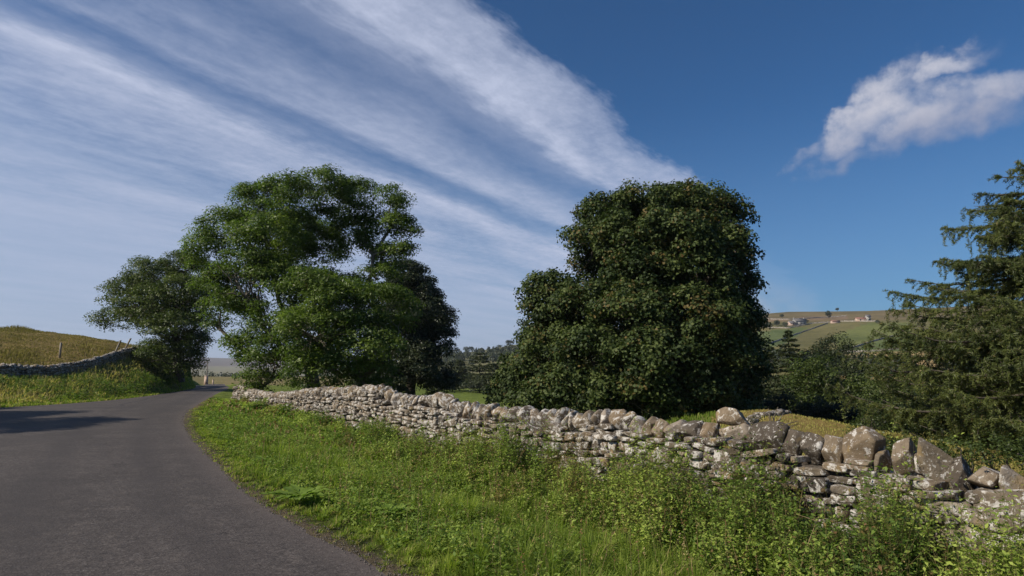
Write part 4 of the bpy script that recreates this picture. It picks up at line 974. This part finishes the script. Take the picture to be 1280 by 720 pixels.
# leafy undergrowth through the verge, thick at the wall foot
pt = verge_points(60000, 3.4, 40); x, y = pt[:, 0], pt[:, 1]; dW = -side(x, y)[0]; dE = (x-xr(y))*.82; pc = patch(x, y, .9, 9)
wd_ = smooth(3.0, .3, dW)
cq = verge_points(900, 3.8, 34); cdW = -side(cq[:, 0], cq[:, 1])[0]; cq = cq[(rng.random(len(cq)) < smooth(3.2, .8, cdW)*.9+.03) & ((cq[:, 0]-xr(cq[:, 1]))*.82 > .6)][:270]
cR = rng.uniform(.16, .42, len(cq))*(1+.02*cq[:, 1]); cH = rng.uniform(.45, 1.5, len(cq))**1.1*(1+.15*(cq[:, 1] < 8.5)); cT = rng.normal(size=len(cq))*.16; cB = rng.random(len(cq)) < .10
dd_ = np.hypot(x[:, None]-cq[None, :, 0], y[:, None]-cq[None, :, 1])/cR[None]; ci_ = dd_.argmin(1); cm = dd_.min(1)
clp = smooth(1.25, .7, cm); hfac = .42+(cH[ci_]*(1-.35*np.clip(cm, 0, 1)**2)-.42)*smooth(1.2, .8, cm); ctint = cT[ci_]*clp; cbr = cB[ci_] & (cm < 1.1)
kp = (dE > .35) & (rng.random(len(x)) < (.05+.95*wd_)*(.09+.95*clp)); hfac, ctint, cbr = hfac[kp], ctint[kp], cbr[kp]; x, y, dW, dE, pc, wd_ = [a[kp] for a in (x, y, dW, dE, pc, wd_)]
gap = patch(x*1.0, y*1.0, .55, 12)
hh_ = hfac*(.22+.48*smooth(2.8, .9, dW))*(1-.45*smooth(.95, .45, dW)*(rng.random(len(x)) < .65))*rng.uniform(.6, 1.45, len(x))*(1-.5*smooth(11, 20, y)); ds = np.hypot(x, y)
br_ = ((patch(x, y, 1.6, 14) > .82) | ((patch(x, y, 1.9, 17) > .55) & (y > 7) & (y < 18))) & (dW < 2.2) & (rng.random(len(x)) < .2) | cbr & (rng.random(len(x)) < .8)
wr = np.where(br_, rng.uniform(.3, 1, len(x)), (rng.random(len(x)) < .05)*.6)
C, N, L, ti, wv, st = weeds(x, y, hh_, np.where(ds < 12, 30, 18), np.maximum(.056, .0048*ds)*rng.uniform(.6, 1.5, len(x)), ctint+.48+.4*patch(x, y, 2.0, 3)+rng.normal(size=len(x))*.15, wr)
print('weed leaves', len(C))
o = link('undergrowth', leaf_mesh('undergrowth', C, N, L, M['weed'], ti, wv, .48)); tag(o, kind='stuff')
mb = MB(); stems_mesh(mb, st, .0024, .1); me = mb.mesh('weed_stems', M['straw'], False); me.attributes.new('warm', 'FLOAT', 'POINT')
o = link('undergrowth_stems', me); tag(o, kind='stuff')
pt = verge_points(1600, 3.6, 34); x, y = pt[:, 0], pt[:, 1]; dE = (x-xr(y))*.82; dW = -side(x, y)[0]; kp = (dE > .5) & (rng.random(len(x)) < .25+.75*smooth(3, .6, dW)); x, y = x[kp], y[kp]; n = len(x); ds = np.hypot(x, y)
hs = rng.uniform(.30, .72, n)*(1-.35*smooth(11, 20, y)); a = rng.uniform(0, 2*PI, n); ln = np.abs(rng.normal(size=n))*.22*hs; st = (x, y, H(x, y)-.02, hs, np.cos(a)*ln, np.sin(a)*ln)
mb = MB(); stems_mesh(mb, (x, y, st[2], hs, st[4], st[5]), .0028, .55); me = mb.mesh('seed_stalks', M['hay'], False); o = link('seed_stalks', me); tag(o, kind='stuff')
idx = np.repeat(np.arange(n), 9); f = rng.uniform(.72, 1.04, len(idx)); C = np.c_[x[idx]+st[4][idx]*f**2+rng.normal(size=len(idx))*.008, y[idx]+st[5][idx]*f**2+rng.normal(size=len(idx))*.008, st[2][idx]+hs[idx]*f]
Nn = rng.normal(size=(len(idx), 3)); o = link('grass_seed_heads', leaf_mesh('grass_seed_heads', C, Nn, np.maximum(.024, .0028*ds[idx]), M['hay'], np.clip(rng.random(n)[idx]+rng.normal(size=len(idx))*.1, 0, 1), (rng.random(n) < .3)[idx]*.8, .4)); tag(o, kind='stuff')
# low broad-leaved plants in the lush middle
pt = verge_points(11000, 3.6, 26); x, y = pt[:, 0], pt[:, 1]; dE = (x-xr(y))*.82; kp = (dE > .5); x, y = x[kp], y[kp]; ds = np.hypot(x, y)
C, N, L, ti, wv, st = weeds(x, y, .14+.18*rng.random(len(x)), np.full(len(x), 13), np.maximum(.065, .0045*ds)*rng.uniform(.6, 1.4, len(x)), .45+.3*patch(x, y, 1.5, 7), (rng.random(len(x)) < .06)*.7)
o = link('ground_cover', leaf_mesh('ground_cover', C, N, L, M['weed'], ti, wv, .42)); tag(o, kind='stuff')
pt = verge_points(3600, 3.6, 30); y = pt[:, 1]; x = xr(y)+rng.normal(size=len(y))*.16-.06; n = len(x); V0, T0 = rock(1); sz = rng.uniform(.003, .009, n)*(1+.03*y)
V = (V0[None]*sz[:, None, None]*rng.uniform(.6, 1.2, (n, 1, 3)))+np.c_[x, y, np.maximum(H(x, y), road_z(y)+.02)+.004][:, None]; T = (T0[None]+np.arange(n)[:, None, None]*len(V0)).reshape(-1, 3)
o = link('loose_gravel', np_mesh('loose_gravel', V.reshape(-1, 3), [T], M['grit'], False, {'tint': np.repeat(rng.random(n), len(V0))})); tag(o, kind='stuff')
# left bank scrub
pl = []
for _ in range(5000):
    yb = 28+rng.random()**1.2*32; xb = np.interp(yb, [p[1] for p in LW], [p[0] for p in LW])+.5+abs(rng.normal())*2.4
    if xb < xl(yb)-.8: pl.append((xb, yb))
pl = np.array(pl); ds = np.hypot(pl[:, 0], pl[:, 1]); pb = patch(pl[:, 0], pl[:, 1], .45, 5)
C, N, L, ti, wv, st = weeds(pl[:, 0], pl[:, 1], (.3+.6*pb)*rng.uniform(.5, 1.2, len(pl)), np.full(len(pl), 16), .13*rng.uniform(.6, 1.3, len(pl)), .2+.3*rng.random(len(pl)), np.where(pl[:, 0] > -26, .35*(rng.random(len(pl)) < .5), .05))
o = link('bank_scrub', leaf_mesh('bank_scrub', C, N, L, M['weed'], ti, wv, .6)); tag(o, kind='stuff')
# individual tall shoots in front of the wall
def tall(px, py, top, lab, n_l=60, mat='weed', name='tall_weed', cat='weed', group='tall leafy shoots in front of the wall', warm=.1, tint=.55, ls=.062, lean=0.0):
    b0 = G(px, py, .02); b0[2] = gz(b0[0], b0[1]); hgt = top*rng.uniform(1.15, 1.5); o = empty(name, b0); tag(o, lab, cat, group)
    nst = rng.integers(3, 6); mb = MB(); Cs = []; Ns = []; Ss = []
    for q in range(nst):
        a = rng.uniform(0, 2*PI); e = np.array([math.cos(a)*.16*hgt+lean*hgt, math.sin(a)*.16*hgt, hgt*rng.uniform(.65, 1)]); r0 = rng.normal(size=3)*.05; r0[2] = -.03
        mid = r0*.4+e*.5+np.array([-.03*math.cos(a), -.03*math.sin(a), .02]); f = np.linspace(0, 1, 7)[:, None]; p = (1-f)**2*r0+2*f*(1-f)*mid+f**2*e
        mb.tube(p, np.linspace(.005, .002, 7), 5, a=.3)
        m_ = n_l//nst; fi = rng.random(m_)**.8; pp_ = np.stack([np.interp(fi, f[:, 0], p[:, k_]) for k_ in range(3)], 1); ang = rng.uniform(0, 2*PI, m_); L = ls*(1.2-.6*fi)*rng.uniform(.6, 1.3, m_)
        Cs.append(pp_+np.c_[np.cos(ang)*L*.7, np.sin(ang)*L*.7, rng.normal(size=m_)*.01]); Ns.append(np.c_[rng.normal(size=(m_, 2))*.45, np.full(m_, .8)]); Ss.append(L)
    C = np.vstack(Cs); N = np.vstack(Ns); S = np.concatenate(Ss); n_ = len(C)
    link('leaves', leaf_mesh('leaves', C, N, S, M[mat], np.clip(tint+rng.normal(size=n_)*.15, 0, 1), (rng.random(n_) < warm)*.8, .5), o)
    me = mb.mesh('stem', M['straw'], True); me.attributes.new('warm', 'FLOAT', 'POINT'); link('stems', me, o)
for px, py, hg_ in ((1262, 700, .62), (1215, 705, .55), (1170, 690, .6), (1120, 690, .66), (1075, 700, .5), (1035, 690, .62), (985, 680, .7), (945, 672, .6), (905, 665, .62), (862, 655, .66), (818, 650, .6), (775, 640, .66), (742, 632, .62),
                    (1150, 712, .45), (1000, 712, .42), (1240, 680, .6), (700, 622, .6), (660, 612, .56), (620, 600, .6), (585, 590, .55), (1095, 680, .68), (1140, 672, .62), (925, 690, .45), (880, 690, .4), (720, 650, .45)):
    tall(px, py, hg_, 'leafy green shoots growing up in front of the lichened wall', tint=rng.uniform(.5, .85), n_l=230)
# bare dead stalks
for q, (px, py, L, ln, lab) in enumerate([(990, 700, .75, .30, 'pale dead stalk leaning right across the wall foot below the dark boulders'), (1200, 690, .6, .22, 'brown bent dead stem in front of the ochre boulder'), (846, 640, .5, .06, 'thin dead stalk standing against the wall face below the small copings'), (1122, 700, .5, -.2, 'short dead stem leaning left near the right wall foot'), (560, 560, .6, .05, 'dry seed stalk on the verge before the far wall')]):
    b0 = G(px, py, .02); b0[2] = gz(b0[0], b0[1]); mb = MB(); s_ = np.linspace(0, 1, 7)
    p = np.c_[ln*s_**1.4, .05*s_, L*s_]; mb.tube(p, np.linspace(.007, .002, 7), 6, a=.6)
    for _ in range(7): f = rng.uniform(.35, .95); s0 = np.array([ln*f**1.4, .05*f, L*f]); e = s0+np.array([rng.normal()*.06, rng.normal()*.05, rng.uniform(.03, .12)]); mb.tube([s0, (s0+e)/2, e], [.003, .002, .0015], 4, a=.6)
    me = mb.mesh('dead_stalk', M['straw'], True); me.attributes.new('warm', 'FLOAT', 'POINT'); o = link('dead_stalk', me, None, b0); tag(o, lab, 'dead stem')
# the dock plant at the road edge
def broad_leaf(mb, base, dirv, L, W, droop=.5, a=.5):
    f = np.linspace(0, 1, 9); d = unit(np.array([dirv[0], dirv[1]])); s = np.array([-d[1], d[0]])
    zc = dirv[2]*L*(f-droop*f**2*1.3); w = W*.5*np.sin(PI*np.clip(f, .02, .99)**.75)**.8*(1-.15*f)
    c = np.c_[base[0]+d[0]*L*f, base[1]+d[1]*L*f, base[2]+zc]
    rows = []
    for t_, up in ((-1, .18), (-.5, .05), (0, 0), (.5, .05), (1, .18)):
        rows.append(c+np.c_[s[0]*w*t_, s[1]*w*t_, w*up+.012*np.sin(f*17+t_*3)*abs(t_)])
    V = np.stack(rows, 1).reshape(-1, 3); i = np.arange(8)[:, None]*5; j = np.arange(4)[None]; Q = np.stack([i+j, i+j+1, i+6+j, i+5+j], -1).reshape(-1, 4); mb.add(V, Q, a=a)
def dock(px, py, n, Lr, lab, name='dock_plant'):
    b0 = G(px, py, .03); b0[2] = gz(b0[0], b0[1])+.07; mb = MB()
    for q in range(n):
        a = rng.uniform(0, 2*PI); e = rng.uniform(.15, .6); broad_leaf(mb, rng.normal(size=3)*np.array([.03, .03, 0])+np.array([0, 0, .06]), (math.cos(a), math.sin(a), e), rng.uniform(*Lr), rng.uniform(.11, .16)*Lr[1]/.4, rng.uniform(.35, .6), rng.uniform(.25, .75))
    me = mb.mesh(name, M['dock'], True); me.attributes.new('warm', 'FLOAT', 'POINT'); o = link(name, me, None, b0); tag(o, lab, 'plant')
dock(375, 628, 26, (.26, .46), 'dark green dock plant with broad drooping leaves at the road edge')
dock(330, 575, 12, (.2, .34), 'smaller dock plant up the verge behind the dark one')
dock(492, 640, 12, (.22, .36), 'pale leafed dock plant in the middle of the lush verge grass')

SHIFT = np.array([-1.1, 2.6, 0])
# shading tree outside the frame on the left, whose shadow falls on the road
st_ = [(np.array([-27.5, 20.5, 5.0]), np.array([2.4, 2.4, 1.6])), (np.array([-27.8, 11.2, 6.2]), np.array([2.2, 2.2, 1.8])), (np.array([-29.5, 9.5, 8]), np.array([2.4, 2.4, 1.8])), (np.array([-36.2, 21, 8]), np.array([2.8, 2.8, 2.4])), (np.array([-23.4, 12.2, 6.6]), np.array([2.3, 2.3, 1.8])), (np.array([-25.0, 14.0, 7.6]), np.array([2.5, 2.5, 1.8])), (np.array([-29.0, 17.5, 6.8]), np.array([2.8, 2.8, 1.8])), (np.array([-31.0, 12.5, 7.2]), np.array([3, 3, 2.2])), (np.array([-31.5, 14.5, 5.5]), np.array([3.0, 3.0, 2.2])), (np.array([-34.5, 16.5, 7.0]), np.array([3.2, 3.2, 2.6])), (np.array([-30.5, 17.5, 8.3]), np.array([2.6, 2.6, 2.2])), (np.array([-33, 13, 9.0]), np.array([2.6, 2.6, 2.0])), (np.array([-36, 14, 5.0]), np.array([3, 3, 2.4]))]
st_ = [(a_+(SHIFT if q_ else 0), b_) for q_, (a_, b_) in enumerate(st_)]
tree('roadside_tree', 'tree beyond the left edge whose shadow lies across the road', 'tree', st_, (-31.5, 20, gz(-31.5, 20)), .35, M['hawthorn'], M['darkbark'], leaf=.2, clump=.7, dens=1.3, lpc=100, twigs=.2)

# ------------------------------------------------------------------ sun, sky, clouds
SUN_AZ = math.radians(-115); SUN_EL = math.radians(38)
sd_ = Vector((math.sin(SUN_AZ)*math.cos(SUN_EL), math.cos(SUN_AZ)*math.cos(SUN_EL), math.sin(SUN_EL)))
sl = bpy.data.lights.new('sun', 'SUN'); sl.energy = 5.0; sl.angle = math.radians(.55); sl.color = (1, .91, .76)
so = bpy.data.objects.new('sun', sl); col.objects.link(so); so.rotation_euler = sd_.to_track_quat('Z', 'Y').to_euler()
w = bpy.data.worlds.new('World'); bpy.context.scene.world = w; w.use_nodes = True
nt = w.node_tree; nt.nodes.clear(); k = NT(nt)
out = k.new('ShaderNodeOutputWorld'); bg = k.new('ShaderNodeBackground'); nt.links.new(bg.outputs[0], out.inputs[0])
sky = k.new('ShaderNodeTexSky'); sky.sky_type = 'NISHITA'; sky.sun_disc = False; sky.sun_elevation = SUN_EL; sky.sun_rotation = SUN_AZ
sky.altitude = 300; sky.air_density = 1.0; sky.dust_density = .5; sky.ozone_density = 2.5
SKY_STR = .075
tc = k.new('ShaderNodeTexCoord').outputs['Generated']
sx = k.new('ShaderNodeSeparateXYZ'); k.put(sx.inputs[0], tc); X_, Y_, Z_ = sx.outputs
den = k.m('ADD', k.m('MAXIMUM', Z_, 0.0), .04)
pxn = k.m('DIVIDE', X_, den); pyn = k.m('DIVIDE', Y_, den)
a34 = math.radians(34)
U = k.m('ADD', k.m('MULTIPLY', pxn, math.sin(a34)), k.m('MULTIPLY', pyn, math.cos(a34)))
Vv = k.m('SUBTRACT', k.m('MULTIPLY', pxn, math.cos(a34)), k.m('MULTIPLY', pyn, math.sin(a34)))
wob1 = k.m('MULTIPLY', k.m('SUBTRACT', k.noise(k.xyz(k.m('MULTIPLY', U, .9), k.m('MULTIPLY', Vv, 1.2), 0.0), 1.3, 3, .5), .5), .34)
wob2 = k.m('MULTIPLY', k.m('SUBTRACT', k.noise(k.xyz(k.m('MULTIPLY', U, 2.5), k.m('MULTIPLY', Vv, 7.), 3.0), 2.6, 6, .65), .5), .16)
Vw = k.m('ADD', k.m('ADD', Vv, wob1), wob2)
fr = k.map(Vw, -4.0, -.6, 0, 1, False)      # 0 at v=-4, 1 at v=-.6
def vs(v_): return (v_+4.0)/3.4
prof = k.ramp(fr, [(0, .80), (vs(-3.1), .78), (vs(-2.75), .58), (vs(-2.45), .78), (vs(-2.25), .70), (vs(-2.02), 1.0), (vs(-1.90), .45), (vs(-1.80), .25), (vs(-1.68), .75), (vs(-1.5), .50), (vs(-1.36), .25), (vs(-1.24), .38), (vs(-1.13), 1.0), (vs(-1.0), .85), (vs(-.90), .65), (vs(-.83), .0)])
fine = k.noise(k.xyz(k.m('MULTIPLY', U, .8), k.m('MULTIPLY', Vv, 2.4), 1.0), 3.0, 8, .55)
rip = k.noise(k.xyz(k.m('MULTIPLY', U, 9.), k.m('MULTIPLY', Vv, 12.), 2.0), 1.6, 6, .68)
big = k.noise(k.xyz(k.m('MULTIPLY', U, .5), k.m('MULTIPLY', Vv, 1.5), 7.0), 1.7, 3, .5)
mod = k.m('ADD', k.m('MULTIPLY', k.map(fine, .2, .8), .26), k.m('ADD', k.m('MULTIPLY', k.map(rip, .3, .75), .24), k.m('MULTIPLY', k.map(big, .3, .65), .50)))
amp_ = k.map(Vv, -4.5, -2.2, .30, 1.0)
cirrus = k.m('MULTIPLY', prof, k.m('ADD', .80, k.m('MULTIPLY', k.m('MULTIPLY', k.m('SUBTRACT', mod, .52), amp_), .95)))
# fade near the horizon toward even haze, and end of the bright band at the right
edge_n = k.m('MULTIPLY', k.m('SUBTRACT', k.noise(k.xyz(U, Vv, 5.0), 2.2, 5, .6), .5), 1.2)
cirrus = k.m('MULTIPLY', cirrus, k.m('ADD', .0, k.map(k.m('SUBTRACT', k.m('ADD', U, edge_n), k.m('MULTIPLY', k.m('ADD', Vv, .83), -3.2)), 2.6, 4.4, 1.0, .12)))
pale = k.m('MULTIPLY', k.map(Z_, .0, .42, 1, 0), k.map(X_, -.6, .35, .75, 0.45, False))
lowpatch = k.m('MULTIPLY', k.map(Z_, .095, .150, 1, 0), k.map(k.m('ABSOLUTE', k.m('SUBTRACT', X_, .36)), 0.02, .10, 1, 0))
lowpatch = k.m('MULTIPLY', lowpatch, k.map(k.noise(tc, 9, 4, .55), .35, .6))
# cumulus puff, right: density from soft ellipses on the sky sphere
Cd = unit(ray(1150, 135)); Rd = unit(np.cross(Cd, [0, 0, 1.])); Ud = np.cross(Rd, Cd)
def vdot(v3): return k.vm('DOT_PRODUCT', tc, tuple(float(q) for q in v3), out='Value')
cc = vdot(Cd); s_ = k.m('DIVIDE', vdot(Rd), k.m('MAXIMUM', cc, .05)); t_ = k.m('DIVIDE', vdot(Ud), k.m('MAXIMUM', cc, .05))
nv = k.xyz(s_, t_, 0.0)
w1 = k.new('ShaderNodeTexNoise'); w1.inputs['Scale'].default_value = 11; w1.inputs['Detail'].default_value = 5; w1.inputs['Roughness'].default_value = .58; k.put(w1.inputs['Vector'], nv)
dv = k.vm('MULTIPLY', k.vm('SUBTRACT', w1.outputs['Color'], (.5, .5, .5)), (.10, .09, 0))
sp = k.new('ShaderNodeSeparateXYZ'); k.put(sp.inputs[0], k.vm('ADD', nv, dv)); S2, T2 = sp.outputs[0], sp.outputs[1]
Cdn = np.array([Cd@Cd, 0, 0])
def blob(px, py, rx, ry, rot, amp=1.0):
    d = unit(ray(px, py)); a = (d@Rd)/(d@Cd); b_ = (d@Ud)/(d@Cd); r1 = rx/F*.95; r2 = ry/F*.95; c_, s1 = math.cos(math.radians(rot)), math.sin(math.radians(rot))
    x_ = k.m('SUBTRACT', S2, a); y_ = k.m('SUBTRACT', T2, b_)
    uu = k.m('DIVIDE', k.m('ADD', k.m('MULTIPLY', x_, c_), k.m('MULTIPLY', y_, s1)), r1); vv = k.m('DIVIDE', k.m('SUBTRACT', k.m('MULTIPLY', y_, c_), k.m('MULTIPLY', x_, s1)), r2)
    q = k.m('ADD', k.m('MULTIPLY', uu, uu), k.m('MULTIPLY', vv, vv))
    return k.m('MULTIPLY', k.map(q, 0, 1.0, 1, 0, False), amp)
bl = [(1150, 140, 110, 38, 14, 1.1), (1065, 160, 90, 30, 30, 1.15), (1165, 84, 80, 20, 8, .95), (1110, 105, 56, 30, 40, .95), (1120, 128, 60, 40, 20, 1.0), (1250, 108, 80, 28, -6, 1.1), (1165, 168, 90, 24, 4, .8), (1050, 200, 80, 16, 24, .8), (1225, 140, 76, 34, 0, .9), (1005, 192, 50, 17, 38, .8), (1300, 100, 60, 28, 0, .9)]
dens = None
for q in bl:
    v_ = blob(*q); dens = v_ if dens is None else k.m('MAXIMUM', dens, v_)
cn = k.noise(nv, 22, 7, .6); cn2 = k.noise(k.vm('MULTIPLY', nv, (1.0, 1.8, 1)), 8, 4, .55)
dens2 = k.m('ADD', dens, k.m('ADD', k.m('MULTIPLY', k.m('SUBTRACT', cn, .5), 1.25), k.m('MULTIPLY', k.m('SUBTRACT', cn2, .5), .9)))
cum = k.m('MULTIPLY', k.map(dens2, .34, 1.35), k.m('MULTIPLY', k.map(dens, 0.0, .30), .84))
cum = k.m('MULTIPLY', cum, k.map(cc, .3, .5))
skc = k.mix(1.0, sky.outputs[0], (SKY_STR*1.0, SKY_STR*1.0, SKY_STR*1.0), 'MULTIPLY')
SKYTINT = (.33, .70, 1.02)
skc = k.mix(1.0, skc, SKYTINT, 'MULTIPLY')
c = k.mix(k.m('MAXIMUM', pale, k.m('MULTIPLY', lowpatch, .0), clamp=True), skc, (.17, .29, .46))
c = k.mix(k.m('MULTIPLY', cirrus, .95, clamp=True), c, (.47, .52, .675))
c = k.mix(k.m('MULTIPLY', lowpatch, .9), c, (.33, .40, .52))
shade = k.map(k.m('ADD', T2, k.m('MULTIPLY', S2, -.12)), -.06, .05)
ccol = k.mix(k.m('MULTIPLY', shade, k.map(dens2, .3, .9)), (.30, .32, .43), (.70, .68, .72))
c = k.mix(cum, c, ccol)
k.put(bg.inputs[0], c); bg.inputs[1].default_value = 1.0

hz = MB(); hz.box((0, 0, 150), (19800, 19800, 0)) if False else None
zmin = float(V_GROUND_MIN)-1.0
hz = MB(); hz.box((0, 0, (zmin+190)/2), (19400, 19400, 190-zmin)); hm = bpy.data.materials.new('haze'); hm.use_nodes = True; hn = hm.node_tree; hn.nodes.clear()
ho = hn.nodes.new('ShaderNodeOutputMaterial'); hv = hn.nodes.new('ShaderNodeVolumePrincipled'); hv.inputs['Density'].default_value = .00011; hv.inputs['Color'].default_value = (.80, .88, 1, 1); hv.inputs['Anisotropy'].default_value = .2
hn.links.new(hv.outputs[0], ho.inputs['Volume']); o = link('haze', hz.mesh('haze', hm)); tag(o, kind='stuff')
# ------------------------------------------------------------------ camera and render settings
cam = bpy.data.cameras.new('camera'); co = bpy.data.objects.new('camera', cam); col.objects.link(co)
cam.sensor_width = 36; cam.lens = 36*F/1280; co.location = (0, 0, HC); co.rotation_euler = (PI/2+TH, 0, 0); cam.clip_end = 20000; cam.clip_start = .05
sc = bpy.context.scene; sc.camera = co
sc.view_settings.view_transform = 'Standard'; sc.view_settings.look = 'None'; sc.view_settings.gamma = 1; sc.view_settings.exposure = .12
sc.cycles.use_denoising = True; sc.cycles.max_bounces = 6; sc.cycles.transmission_bounces = 4; sc.cycles.diffuse_bounces = 3; sc.cycles.transparent_max_bounces = 4
